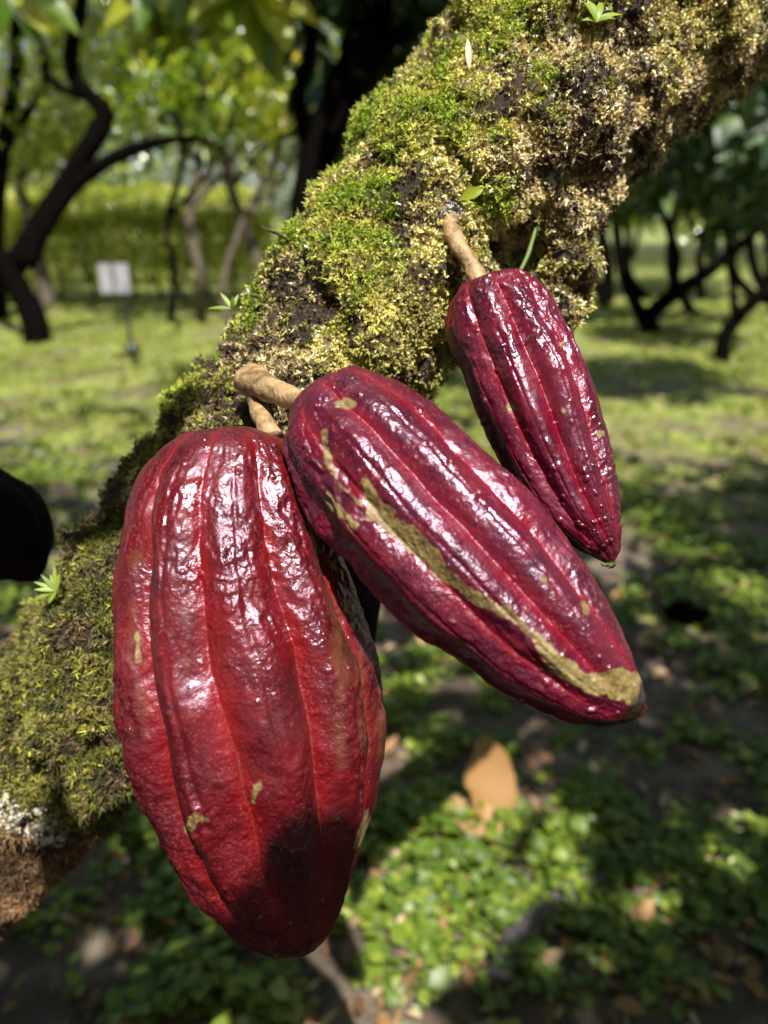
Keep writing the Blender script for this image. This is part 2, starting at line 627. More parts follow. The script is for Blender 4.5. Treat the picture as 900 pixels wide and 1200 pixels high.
def vnormals(V, F):
    a = np.cross(V[F[:, 2]] - V[F[:, 0]], V[F[:, 3]] - V[F[:, 1]])
    n = np.zeros_like(V)
    for k in range(4):
        np.add.at(n, F[:, k], a)
    return unit(n)


TREE = empty('mossy_tree', (-0.64, 0.6, 0.0), 'leaning cacao tree thickly covered in green and tan moss, red pods hanging on it', 'tree')
TV, TF = build_trunk()
TN = vnormals(TV, TF)


def seg_dist(qx, qy, poly):
    """distance in pixels to a polyline of (x, y, w); returns distance - width"""
    best = np.full(len(qx), 1e9)
    poly = np.asarray(poly, float)
    if len(poly) == 1:
        return np.hypot(qx - poly[0, 0], qy - poly[0, 1]) - poly[0, 2]
    for a, b_ in zip(poly[:-1], poly[1:]):
        ab = b_[:2] - a[:2]
        t = np.clip(((qx - a[0]) * ab[0] + (qy - a[1]) * ab[1]) / (ab @ ab + 1e-9), 0, 1)
        dd = np.hypot(qx - a[0] - t * ab[0], qy - a[1] - t * ab[1]) - (a[2] + t * (b_[2] - a[2]))
        best = np.minimum(best, dd)
    return best


def moss_colour(pos):
    """colour and kind of the moss that grows at each point of the trunk"""
    NE = len(pos)
    x, y, dd = proj(pos)
    n1 = fbm(pos, 26, 3, 71)
    n2 = fbm(pos, 60, 2, 73)
    n3 = fbm(pos, 13, 2, 77)
    along = (x - y) / 1.414
    upper = sstep(-120, 60, along)
    side = -(x + y) / 1.414 + 560
    green = sstep(0.0, 0.3, n1 * 1.0 + 0.12 + side * 0.0018 - sstep(120, 420, along) * 0.12)
    lowleft = 1 - sstep(-300, -120, along + n3 * 140)
    crust = (rng.random(NE) < 0.3 + 0.6 * upper * (1 - green)) & (rng.random(NE) > lowleft * 0.8)
    r = rng.random(NE)
    tan_ = np.array([0.58, 0.46, 0.22])
    pale = np.array([0.80, 0.68, 0.44])
    brown = np.array([0.075, 0.045, 0.024])
    yel = np.array([0.40, 0.38, 0.07])
    grn = np.array([0.22, 0.29, 0.02])
    olv = np.array([0.17, 0.16, 0.03])
    dolv = np.array([0.06, 0.06, 0.015])
    t = np.clip(0.46 + n2 * 3.6 + rng.normal(0, .2, NE), 0, 1)[:, None]
    warm = tan_ * t + brown * (1 - t)
    warm = np.where((r < 0.2)[:, None], pale, warm)
    gg = grn * (1 - t) + yel * t
    g = (green > rng.random(NE))[:, None]
    col = np.where(g, gg, warm)
    ylw = (sstep(0, .3, n3 + 0.1) * upper > rng.random(NE))[:, None]
    col = np.where(ylw & ~g, yel * 0.55 + warm * 0.6, col)
    cush = np.exp(-((x - 455) ** 2 + (y - 395) ** 2) / 66 ** 2) + 0.8 * np.exp(-((x - 500) ** 2 + (y - 350) ** 2) / 42 ** 2)
    col = np.where((cush > rng.random(NE))[:, None], np.array([0.56, 0.50, 0.15]) * (0.6 + 0.5 * t), col)
    lo = (lowleft > rng.random(NE))[:, None]
    low_c = olv * t + dolv * (1 - t)
    low_c = np.where((r < 0.07)[:, None], np.array([0.26, 0.18, 0.09]), low_c)
    low_c = np.where((r > 0.9)[:, None], np.array([0.3, 0.31, 0.03]), low_c)
    col = np.where(lo, low_c, col)
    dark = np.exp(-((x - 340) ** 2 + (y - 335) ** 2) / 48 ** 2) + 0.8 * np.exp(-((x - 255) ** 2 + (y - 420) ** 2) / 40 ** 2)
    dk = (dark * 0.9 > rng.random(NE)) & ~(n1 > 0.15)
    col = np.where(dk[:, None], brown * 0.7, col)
    red = (sstep(955, 985, y + n2 * 40) > rng.random(NE))[:, None]
    col = np.where(red, np.array([0.16, 0.09, 0.04]) * (0.4 + t), col)
    white = (seg_dist(x, y, [(-30, 945, 26), (30, 965, 22), (70, 975, 10)]) + n2 * 60 < 0)
    white2 = (seg_dist(x, y, [(648, 213, 8)]) + n2 * 12 < 0) | (seg_dist(x, y, [(529, 246, 14), (520, 254, 8)]) + n2 * 14 < 0)
    col = np.where((white & (rng.random(NE) < .85))[:, None], np.array([0.62, 0.56, 0.45]), col)
    col = np.where(white2[:, None], np.array([0.85, 0.8, 0.7]), col)
    return col, crust, dk, white | white2, lowleft


m, nt, b, out = new_mat('mossy_bark')
p = geo_pos(nt)
n = noise(nt, 190, 6, p, 0.75)
c = ramp(nt, n, [(0.35, (0.05, 0.04, 0.03)), (0.6, (0.6, 0.6, 0.6)), (0.75, (1, 1, 1))])
nt.links.new(mixc(nt, 1.0, attr(nt, 'moss_colour').outputs['Color'], c, 'MULTIPLY'), b.inputs['Base Color'])
b.inputs['Roughness'].default_value = 0.6
bp = nt.nodes.new('ShaderNodeBump')
bp.inputs['Distance'].default_value = 0.006
nt.links.new(n, bp.inputs['Height'])
nt.links.new(bp.outputs[0], b.inputs['Normal'])
tc = moss_colour(TV)[0]
bareV = sstep(.12, .19, fbm(TV, 45, 3, 61))[:, None]
tc = tc * (1 - bareV) + bareV * np.array([0.13, 0.075, 0.038])
link('trunk', raw_mesh('trunk', TV, TF, cols={'moss_colour': tc * 0.8}), m, TREE)


def build_moss():
    c = TV[TF].mean(1)
    area = 0.5 * np.linalg.norm(np.cross(TV[TF[:, 2]] - TV[TF[:, 0]], TV[TF[:, 3]] - TV[TF[:, 1]]), axis=1)
    nrm = unit(TN[TF].mean(1))
    px, py, d = proj(c)
    inframe = (px > -100) & (px < 1000) & (py > -120) & (py < 1300) & (d > 0)
    facing = np.sum(nrm * unit(CP - c), 1)
    bare = fbm(c, 45, 3, 61)
    w = area * np.where(inframe, np.where(facing > -0.35, 1.0, 0.25), 0.08) * np.where(bare > 0.17, 0.32, 1.0)
    NT, K = 200000, 5
    idx = rng.choice(len(c), NT, p=w / w.sum())
    u, v = rng.random(NT)[:, None], rng.random(NT)[:, None]
    A, B, C, D = (TV[TF[idx, k]] for k in range(4))
    tp = (A * (1 - u) + B * u) * (1 - v) + (D * (1 - u) + C * u) * v
    tn = nrm[idx]
    tcol, crust, dk, white, lowleft = moss_colour(tp)
    bz = fbm(tp, 45, 3, 61) > .15
    tcol = np.where((bz & (rng.random(NT) < .75))[:, None], np.array([0.13, 0.085, 0.045]), tcol)
    tcol = tcol * 1.22 * rng.uniform(0.65, 1.3, NT)[:, None]
    rise = rng.beta(1.2, 2.2, NT) * 0.0042
    rise = np.where(white, 0.0005, rise)
    far = np.where(inframe[idx], 1.0, 3.0)
    lean = unit(tn + rand_unit(NT) * 0.5 + np.where(tn[:, 2] > 0.1, 0.3, -0.5)[:, None] * np.array([0, 0, 1.0]))
    R = lambda a: np.repeat(a, K, axis=0)
    n = NT * K
    cr = R(crust)
    pos = R(tp + lean * rise[:, None]) + rand_unit(n) * 0.0006
    dirn = unit(R(lean) * np.where(cr, 0.25, 0.75)[:, None] + rand_unit(n) * np.where(cr, 1.0, 0.8)[:, None])
    ln = np.where(cr, rng.uniform(.0008, .0019, n), rng.uniform(.0011, .0028, n)) * R(1 + 0.35 * lowleft)
    wd = np.where(cr, rng.uniform(.0006, .0014, n), rng.uniform(.00045, .0009, n))
    ln = ln * R(np.where(white | dk, 0.5, 1)) * R(1 + 0.9 * sstep(-.2, -.7, tn[:, 2]) * (rng.random(NT) < .4))
    ln, wd = ln * R(far), wd * R(far)
    col = np.clip(R(tcol) * rng.uniform(0.75, 1.25, n)[:, None], 0, 0.9)
    V, Q, At = leaf_field(pos, dirn, rand_unit(n), ln, wd, 2, rng.uniform(-.2, .8, n), 0.35, tint=rng.random(n), shape='blade')
    m, nt, b, out = new_mat('moss_shoots')
    ca = attr(nt, 'moss_colour').outputs['Color']
    nt.links.new(ca, b.inputs['Base Color'])
    b.inputs['Roughness'].default_value = 0.55
    tr = nt.nodes.new('ShaderNodeBsdfTranslucent')
    nt.links.new(ca, tr.inputs[0])
    mx = nt.nodes.new('ShaderNodeMixShader')
    mx.inputs[0].default_value = 0.2
    nt.links.new(b.outputs[0], mx.inputs[1])
    nt.links.new(tr.outputs[0], mx.inputs[2])
    nt.links.new(mx.outputs[0], out.inputs[0])
    o = link('moss', raw_mesh('moss', V, Q, cols={'moss_colour': np.repeat(col, 9, axis=0)}, smooth=False), m, TREE)
    o['kind'] = 'stuff'


build_moss()


# ------------------------------------------------------------------ pods
def pod_material(name, lobe_a, lobe_b, groove, gloss=0.33, bump=1.0, coat=0.0, pore_c=(0.26, 0.035, 0.035)):
    m, nt, b, out = new_mat(name)
    p = geo_pos(nt)
    big = noise(nt, 28, 4, p, 0.6)
    lobe = ramp(nt, big, [(0.35, lobe_a), (0.65, lobe_b)])
    st = ramp(nt, noise(nt, 110, 5, p, 0.7), [(0.42, (0, 0, 0)), (0.72, (1, 1, 1))])
    lobe = mixc(nt, math_n(nt, 'MULTIPLY', st, 0.55), lobe, groove)
    dk = ramp(nt, noise(nt, 14, 3, p, 0.6), [(0.5, (0, 0, 0)), (0.72, (1, 1, 1))])
    lobe = mixc(nt, math_n(nt, 'MULTIPLY', dk, 0.55), lobe, tuple(x * .45 for x in lobe_a))
    gr = attr(nt, 'groove').outputs['Fac']
    base = mixc(nt, gr, lobe, groove)
    # fine pale pores
    vor = nt.nodes.new('ShaderNodeTexVoronoi')
    vor.inputs['Scale'].default_value = 620
    nt.links.new(p, vor.inputs['Vector'])
    pore = ramp(nt, vor.outputs['Distance'], [(0.0, (1, 1, 1)), (0.42, (0, 0, 0))])
    pm = math_n(nt, 'MULTIPLY', pore, ramp(nt, noise(nt, 70, 3, p), [(0.38, (0.05, 0.05, 0.05)), (0.64, (0.85, 0.85, 0.85))]))
    base = mixc(nt, pm, base, pore_c)
    # brown tinge and corky lines
    tinge = mixc(nt, noise(nt, 150, 3, p), (0.06, 0.018, 0.010), (0.17, 0.06, 0.028))
    base = mixc(nt, attr(nt, 'brown').outputs['Fac'], base, tinge)
    # olive scar
    so = ramp(nt, noise(nt, 420, 4, p, 0.7), [(0.3, (0.05, 0.035, 0.007)), (0.48, (0.15, 0.105, 0.026)), (0.7, (0.27, 0.20, 0.07))])
    sc = attr(nt, 'scar').outputs['Fac']
    base = mixc(nt, sc, base, so)
    base = mixc(nt, attr(nt, 'rot').outputs['Fac'], base, (0.016, 0.010, 0.005))
    nt.links.new(base, b.inputs['Base Color'])
    rmix = nt.nodes.new('ShaderNodeMapRange')
    nt.links.new(noise(nt, 55, 4, p), rmix.inputs[0])
    rmix.inputs[1].default_value, rmix.inputs[2].default_value = 0.35, 0.65
    rmix.inputs[3].default_value, rmix.inputs[4].default_value = gloss - 0.07, gloss + 0.12
    rough = math_n(nt, 'ADD', rmix.outputs[0], math_n(nt, 'MULTIPLY', sc, 0.3))
    nt.links.new(rough, b.inputs['Roughness'])
    b.inputs['Specular IOR Level'].default_value = 0.9
    b.inputs['Specular Tint'].default_value = (0.88, 0.78, 1.0, 1)
    b.inputs['Coat Weight'].default_value = coat
    b.inputs['Coat Roughness'].default_value = 0.30
    b.inputs['Coat Tint'].default_value = (1.0, 0.96, 1.0, 1)
    b.inputs['Sheen Weight'].default_value = 0.0
    # height: pores + micro wrinkles
    h = math_n(nt, 'MULTIPLY', vor.outputs['Distance'], 0.22)
    h = math_n(nt, 'ADD', h, math_n(nt, 'MULTIPLY', noise(nt, 340, 3, p, 0.6), 0.9))
    h = math_n(nt, 'ADD', h, math_n(nt, 'MULTIPLY', noise(nt, 1500, 2, p), 0.14))
    bp = nt.nodes.new('ShaderNodeBump')
    bp.inputs['Distance'].default_value = 0.0008 * bump
    bs = ramp(nt, noise(nt, 24, 3, p), [(0.35, (0.25, 0.25, 0.25)), (0.62, (1, 1, 1))])
    nt.links.new(bs, bp.inputs['Strength'])
    nt.links.new(h, bp.inputs['Height'])
    nt.links.new(bp.outputs[0], b.inputs['Normal'])
    return m


def pod_surface(spine, nt_=420, nth=520, lobes=10, phase=0.0, amp=0.06, twist=0.0, warts=1.0, seed=0, scars=(), browns=(), rots=(),
                dents=(), tipdark=0.0, corky=0.55):
    """spine: (px, py, depth, halfwidth px)."""
    pts = np.array([P(a, b_, d) for a, b_, d, r in spine])
    rad = np.array([r * d / FPX for a, b_, d, r in spine])
    s = np.concatenate([[0], np.cumsum(np.linalg.norm(np.diff(pts, axis=0), axis=1))])
    s /= s[-1]
    u = np.linspace(0, 1, nt_)
    t = 0.5 - 0.5 * np.cos(np.pi * u)
    t = 0.65 * t + 0.35 * u
    # spine by index interpolation matched to arclength
    ki = np.interp(t, s, np.linspace(0, 1, len(pts)))
    c = catmull(pts, ki)
    r = np.sqrt(np.maximum(pchip(s, rad ** 2, t), 0))
    tan = unit(np.gradient(c, axis=0))
    tan = unit(0.5 * tan + 0.5 * unit(pts[-1] - pts[0])[None])
    toc = unit(CP - c)
    n1 = unit(toc - np.sum(toc * tan, 1, keepdims=True) * tan)
    n2 = np.cross(tan, n1)
    th = np.linspace(0, 2 * math.pi, nth, endpoint=False)
    T, H = np.meshgrid(t, th, indexing='ij')
    ring = np.cos(H)[..., None] * n1[:, None] + np.sin(H)[..., None] * n2[:, None]
    base = c[:, None] + ring * r[:, None, None]
    flat = base.reshape(-1, 3)
    # lobes and furrows
    wob = fbm(flat, 22, 2, seed + 1).reshape(T.shape) * 0.10 + 0.05 * np.sin(T * 5 + seed)
    hh = H + phase + twist * T + wob
    k = np.abs(np.sin(hh * lobes / 2))
    lobe = k ** 0.95
    pair = 0.5 + 0.5 * np.cos(hh * lobes / 2)
    crest = np.exp(-(k / 0.16) ** 2)
    env = (np.clip(np.sin(np.pi * np.clip(T, 0, 1)) ** 0.45, 0, 1))
    h = amp * r[:, None] * env * (lobe - 0.72) * (0.65 + 0.6 * pair)
    # secondary shallow crease in the middle of every lobe
    k2 = np.abs(np.cos(hh * lobes / 2))
    h -= 0.018 * r[:, None] * env * np.exp(-(k2 / 0.12) ** 2) * (0.5 + 0.8 * np.sin(T * 9 + seed) ** 2)
    # stretched coordinates for wrinkles that run along the pod
    L_ = np.linalg.norm(pts[-1] - pts[0])
    rm = rad.max()
    q = np.stack([np.cos(H) * rm, np.sin(H) * rm, T * L_ * 0.42], -1).reshape(-1, 3) + seed
    w1 = fbm(q, 75, 3, seed + 5).reshape(T.shape)
    w2 = (1 - np.abs(fbm(q * [1, 1, 1.7], 150, 3, seed + 7).reshape(T.shape)) * 2.6)
    w3 = fbm(flat, 330, 2, seed + 9).reshape(T.shape)
    w4 = fbm(flat, 34, 2, seed + 10).reshape(T.shape)
    fade = np.clip(r / rm * 1.3, 0, 1)[:, None]
    h = h + warts * fade * ((w1 * 0.0021 + w2 * 0.0006) * (0.45 + 0.9 * sstep(-.15, .3, fbm(flat, 20, 2, seed + 31).reshape(T.shape))) + w3 * 0.00014 + w4 * 0.0019)
    # scattered small warts and water beads
    pr = np.random.default_rng(seed + 99)
    P0 = base.reshape(-1, 3)
    hb = h.reshape(-1).copy()
    for _ in range(110):
        ii, jj = pr.integers(int(nt_ * .06), int(nt_ * .92)), int(pr.normal(0, nth * .17)) % nth
        rr = pr.uniform(.0006, .0015)
        sl = slice(max(0, ii - 9), ii + 10)
        jr = np.arange(jj - 12, jj + 13) % nth
        blk = base[sl][:, jr]
        dd = np.linalg.norm(blk - base[ii, jj], axis=-1)
        h[sl, jr] += np.sqrt(np.clip(rr ** 2 - dd ** 2, 0, None)) * 0.55
    for (dx, dy, dr, dep) in dents:
        x, y, _ = proj(P0)
        fr = np.cos(H).ravel() > 0
        h -= (dep * np.exp(-((x - dx) ** 2 + (y - dy) ** 2) / dr ** 2) * fr).reshape(T.shape)
    V = base + ring * h[..., None]
    Vf = V.reshape(-1, 3)
    x, y, _ = proj(Vf)
    front = (np.cos(H) > -0.1).ravel()
    nz = fbm(Vf, 230, 3, seed + 3) * 8 + fbm(Vf, 90, 2, seed + 4) * 10
    scar = np.zeros(len(Vf))
    for poly in scars:
        scar = np.maximum(scar, sstep(1.0, -1.0, seg_dist(x, y, poly) + nz * min(1, poly[0][2] / 4)) * front)
    brown = np.zeros(len(Vf))
    for poly, st in browns:
        brown = np.maximum(brown, st * sstep(7, -7, seg_dist(x, y, poly) + nz * 1.2) * front)
    # thin corky line down some furrows
    line = np.exp(-(k / 0.035) ** 2) * sstep(-.05, .25, fbm(q, 16, 2, seed + 21).reshape(T.shape)) * (T > .03)
    brown = np.maximum(brown, line.ravel() * corky)
    rot = np.zeros(len(Vf))
    for poly in rots:
        rot = np.maximum(rot, sstep(4, -4, seg_dist(x, y, poly) + nz * .9) * front)
    if tipdark:
        rot = np.maximum(rot, (sstep(1 - tipdark, 1.0, T) ** 1.5).ravel())
    groove = (0.8 * np.exp(-(k / 0.42) ** 2) * (0.5 + 0.5 * env) + 0.12 * w4 * 3).ravel()
    groove = np.clip(groove + 0.25 * sstep(.1, .4, w1).ravel(), 0, 1)
    i, j = np.meshgrid(np.arange(nt_ - 1), np.arange(nth), indexing='ij')
    j2 = (j + 1) % nth
    qd = np.stack([i * nth + j, i * nth + j2, (i + 1) * nth + j2, (i + 1) * nth + j], -1).reshape(-1, 4)
    return Vf, qd, {'scar': scar, 'brown': brown, 'groove': groove, 'rot': rot}


PM = pod_material('red_pod_skin', (0.022, 0.001, 0.008), (0.078, 0.002, 0.017), (0.165, 0.001, 0.010))
PM1 = pod_material('dark_red_pod_skin', (0.024, 0.0015, 0.004), (0.080, 0.003, 0.006), (0.165, 0.003, 0.004))
PM_SHADED = pod_material('shade_dark_pod_skin', (0.004, 0.0015, 0.003), (0.009, 0.002, 0.005), (0.008, 0.001, 0.003), gloss=0.8, coat=0.0, pore_c=(0.012, 0.003, 0.006))  # the pods' shade is put into this skin colour
PM_SHADED.node_tree.nodes['Principled BSDF'].inputs['Specular IOR Level'].default_value = 0.15


def pod(label, base, spine, mat, stalk=None, group='cacao pods on the mossy tree', **kw):
    root = empty('cacao_pod', base, label, 'cacao pod', group)
    v, q, a = pod_surface(spine, **kw)
    me = raw_mesh('husk', v, q, attrs=a)
    link('husk', me, mat, root)
    if stalk:
        pts = [P(x, y, d) for x, y, d, r in stalk]
        rr = [r * .87 * d / FPX for x, y, d, r in stalk]
        v, q, _ = tube(pts, rr, 48, 120, 0.34, 5, 75)
        link('stalk', raw_mesh('stalk', v, q), M['stalk'], root)
    return root


pod('largest dark red cacao pod, hanging upright at the lower end of the cluster', P(303, 470, .335),
    [(266, 501, .316, 2), (266, 505, .316, 36), (265, 515, .316, 60), (264, 534, .316, 80), (262, 562, .316, 97), (261, 602, .316, 110), (265, 650, .317, 122), (273, 700, .318, 132), (286, 760, .320, 142),
     (295, 810, .321, 146), (304, 870, .323, 141), (314, 930, .325, 127), (322, 990, .327, 106), (333, 1045, .329, 78),
     (345, 1080, .330, 54), (354, 1100, .330, 33), (360, 1110, .330, 14), (362, 1113, .330, 2)], PM1,
    stalk=[(302, 458, .342, 19), (303, 476, .332, 13), (310, 496, .322, 13), (318, 514, .318, 17)],
    phase=0.42, amp=0.17, twist=0.10, seed=3, warts=1.35,
    scars=[[(300, 922, 5), (297, 940, 4)], [(228, 958, 4), (222, 972, 5)], [(243, 961, 2), (232, 958, 3)], [(161, 742, 2), (162, 775, 3)],
           [(428, 955, 3), (420, 990, 5)], [(412, 700, 3), (406, 715, 3)]],
    browns=[([(392, 700, 5), (400, 800, 5), (398, 900, 3)], .6), ([(420, 720, 1), (428, 880, 2)], .7), ([(447, 760, 5), (448, 880, 6)], .75), ([(160, 650, 2), (152, 760, 3), (172, 860, 1)], .6),
            ([(218, 600, .5), (219, 690, .7), (217, 780, .5)], .8)],
    dents=[(292, 700, 18, .0012), (340, 640, 14, .001), (190, 650, 22, .001)])

pod('middle red cacao pod with a long olive scar, slanting down to a blackened tip', P(302, 452, .335),
    [(370, 460, .304, 2), (370, 463, .304, 26), (373, 468, .3035, 44), (382, 478, .303, 60), (401, 502, .301, 76), (451, 554, .296, 95),
     (502, 606, .290, 101), (545, 650, .285, 103), (598, 703, .279, 93), (642, 748, .274, 82), (687, 792, .269, 62), (718, 815, .266, 42), (738, 827, .265, 26),
     (750, 833, .264, 12), (753, 835, .264, 2)], PM,
    stalk=[(294, 446, .347, 22), (306, 453, .333, 20), (328, 461, .318, 16), (352, 470, .306, 15), (368, 478, .300, 22)],
    phase=0.30, amp=0.15, twist=-0.12, seed=21, warts=1.3,
    scars=[[(380, 506, 3), (384, 540, 4), (398, 568, 3.5), (422, 590, 3.5)], [(430, 566, 5), (440, 600, 12), (470, 622, 13), (500, 648, 9), (530, 680, 7), (560, 702, 5), (600, 722, 4), (625, 745, 7), (650, 780, 10), (690, 800, 13), (722, 802, 19), (745, 806, 18)],
           [(382, 582, 5), (402, 602, 8), (412, 614, 6)], [(397, 473, 5), (406, 475, 5)], [(683, 708, 3), (688, 718, 3)], [(636, 678, 4)], [(616, 752, 4)]],
    rots=[[(757, 800, 3), (754, 824, 7), (732, 846, 7), (690, 850, 4)], [(638, 784, 3), (650, 786, 3)]])

pod('smallest and highest red cacao pod, hanging apart on its long bare stalk', P(528, 252, .36),
    [(573, 331, .342, 2), (572, 333, .342, 24), (572, 337, .342, 38), (577, 352, .341, 53), (588, 381, .339, 63), (620, 453, .334, 66), (650, 528, .329, 62), (676, 587, .324, 48),
     (697, 625, .321, 31), (709, 643, .320, 18), (715, 654, .319, 9), (717, 658, .319, 2)], PM,
    stalk=[(522, 240, .364, 20), (526, 256, .356, 14), (534, 280, .348, 11), (550, 308, .343, 11), (566, 338, .342, 15)],
    phase=0.15, amp=0.18, twist=0.18, seed=33, warts=1.3,
    scars=[[(658, 403, 2)], [(597, 478, 3)], [(661, 482, 3)], [(704, 508, 3)]])

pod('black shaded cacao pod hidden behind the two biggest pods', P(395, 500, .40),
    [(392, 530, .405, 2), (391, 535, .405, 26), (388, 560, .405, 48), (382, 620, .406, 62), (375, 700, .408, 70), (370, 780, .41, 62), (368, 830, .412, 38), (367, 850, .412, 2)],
    PM_SHADED, stalk=[(395, 490, .40, 14), (393, 535, .403, 14)], phase=0, amp=.05, seed=44, corky=0, nt_=120, nth=160)

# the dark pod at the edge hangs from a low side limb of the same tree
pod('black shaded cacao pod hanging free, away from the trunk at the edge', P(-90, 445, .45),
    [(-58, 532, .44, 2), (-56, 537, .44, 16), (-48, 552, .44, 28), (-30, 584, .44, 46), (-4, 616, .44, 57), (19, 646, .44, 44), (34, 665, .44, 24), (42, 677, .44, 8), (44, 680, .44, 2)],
    PM_SHADED, stalk=[(-95, 440, .45, 12), (-70, 495, .445, 12), (-50, 536, .44, 16)], phase=.3, amp=.14, seed=55, corky=0, nt_=140, nth=200)
lv, lq, _ = tube([np.array([-0.50, .45, .36]), P(-260, 640, .56), P(-170, 500, .52), P(-98, 436, .455), P(-140, 330, .5), P(-220, 150, .6), np.array([-.6, .5, 2.0])],
                 [.04, .035, .03, .026, .024, .02, .012], 14, 60, .3, 8, 30)
link('side_limb', raw_mesh('side_limb', lv, lq), M['bark_shade_black'], TREE)


# hanging water drop under the highest pod
def drop():
    th = np.linspace(0, 2 * math.pi, 24, endpoint=False)
    ph = np.linspace(0.03, math.pi - 0.03, 18)
    A, B = np.meshgrid(ph, th, indexing='ij')
    r = 0.0026
    cc = P(713, 660, .3185)
    z = np.cos(A) * r * np.where(np.cos(A) > 0, 1.25, .8)
    s = np.sin(A) * r * 1.2
    v = np.stack([s * np.cos(B), s * np.sin(B), z], -1).reshape(-1, 3) + cc
    i, j = np.meshgrid(np.arange(17), np.arange(24), indexing='ij')
    j2 = (j + 1) % 24
    q = np.stack([i * 24 + j, (i + 1) * 24 + j, (i + 1) * 24 + j2, i * 24 + j2], -1).reshape(-1, 4)
    m, nt, b, out = new_mat('water')
    b.inputs['Base Color'].default_value = (0.95, 1, 0.85, 1)
    b.inputs['Transmission Weight'].default_value = 1
    b.inputs['Roughness'].default_value = 0.02
    b.inputs['IOR'].default_value = 1.33
    tag(link('water_drop', raw_mesh('water_drop', v, q), m), 'clear water drop hanging from the tip of the highest pod', 'water drop')


drop()


# ------------------------------------------------------------------ little plants on the trunk
def sprout(name, label, base, dirs, ln, wd, droop=.3, mat='sprout'):
    root = empty(name, base, label, 'plant')
    for (dx, dy, dz), k in zip(dirs, ln):
        d = unit(np.array([[dx, dy, dz]], float))
        d = d[:, 0:1] * CR + d[:, 1:2] * CU + d[:, 2:3] * (-CF)     # right, up, towards the viewer
        V, Q, A = leaf_field(np.array([base]), d, np.array([[0.1, -.6, .8]]), np.array([k * random.uniform(.6, .95)]), np.array([wd]), 8, droop, .3, tint=rng.random(1), shape='lance')
        link('leaf', raw_mesh('leaf', V, Q, attrs=A), M[mat], root)
    return root


sprout('fern_sprout', 'tiny star-shaped green sprout at the outer edge of the dark lower moss', P(66, 692, .385),
       [(-1, .45, .1), (-.8, .1, .3), (-.9, -.35, .2), (-.35, .9, 0), (-.1, 1, 0), (-.6, .75, .2), (-.5, -.9, .2), (.2, .8, .2)],
       [.017, .016, .015, .014, .016, .015, .012, .012], .0022, .1)
sprout('air_plant', 'thin three-bladed green sprout on the moss in front of the hedge', P(272, 362, .375),
       [(-.55, .85, 0), (-1, .1, .1), (.35, .9, 0), (.1, .6, .4)], [.017, .016, .013, .01], .0022, .15)
sprout('epiphyte_seedling', 'bright green seedling rooted in the moss at the top of the trunk', P(699, 26, .345),
       [(-.1, 1, .1), (.8, .5, .2), (-.8, .35, .2), (.25, 1, .1), (-.35, .9, .3), (.6, .2, .4)], [.016, .014, .010, .019, .013, .008], .0034, .45)


def twig(name, label, pts, r, mat):
    rt = tag(link(name, raw_mesh(name, *tube(pts, r, 8, 30, .4, 3, 200)[:2]), mat), label, 'twig')
    return rt


twig('dry_twig', 'thin pale mossy twig sticking out of the trunk by the dark tree', [P(372, 290, .37), P(345, 283, .368), P(322, 272, .366), P(306, 266, .365)], [.0012, .0011, .0009, .0004], M['bark_brown'])
twig('hanging_root', 'thin green aerial root bridging the hollow beside the topmost stalk', [P(628, 268, .372), P(618, 300, .366), P(606, 325, .364), P(596, 350, .37)], [.0009, .0012, .001, .0008], flat_mat('green_root', (.09, .14, .03)))
V, Q, A = leaf_field(np.array([P(548, 45, .335)]), np.array([[.1, -.1, -1.]]), np.array([[0, -1., .2]]), np.array([.012]), np.array([.0028]), 6, .1, .3, tint=np.array([1.]))
tag(link('leaf_fragment', raw_mesh('leaf_fragment', V, Q, attrs=A), flat_mat('pale_leaf', (.6, .52, .42))), 'narrow whitish leaf fragment caught upright in the moss', 'leaf')
V, Q, A = leaf_field(np.array([P(566, 222, .338)]), np.array([[-.9, -.1, -.3]]), np.array([[0, -1., .4]]), np.array([.011]), np.array([.005]), 6, .2, .3, tint=np.array([.5]))
tag(link('small_leaf', raw_mesh('small_leaf', V, Q, attrs=A), M['leaf_yellow']), 'small olive green leaf lying on tan moss above the long stalk', 'leaf')

# ------------------------------------------------------------------ things on the ground
def big_leaf(name, label, px, py, ang, ln, wd, lift, droop, tint, tilt=0.2, mat='dry_leaf', parts=1):
    g = G(px, py)
    g[2] = gz(g[0], g[1]) + lift
    d = np.array([[math.cos(ang), math.sin(ang), tilt]])
    V, Q, A = leaf_field(np.array([g]), d, np.array([[.1, -.3, 1.]]), np.array([ln]), np.array([wd]), 12, droop, .5, tint=np.array([tint]))
    V = V + np.stack([fbm(V, 20, 2, int(px) + 3), fbm(V, 20, 2, int(px) + 5), fbm(V, 28, 2, int(px))], -1) * 0.22 * wd
    sol = link(name, raw_mesh(name, V, Q, attrs=A), M[mat])
    return tag(sol, label, 'leaf', 'big dead leaves on the ground')


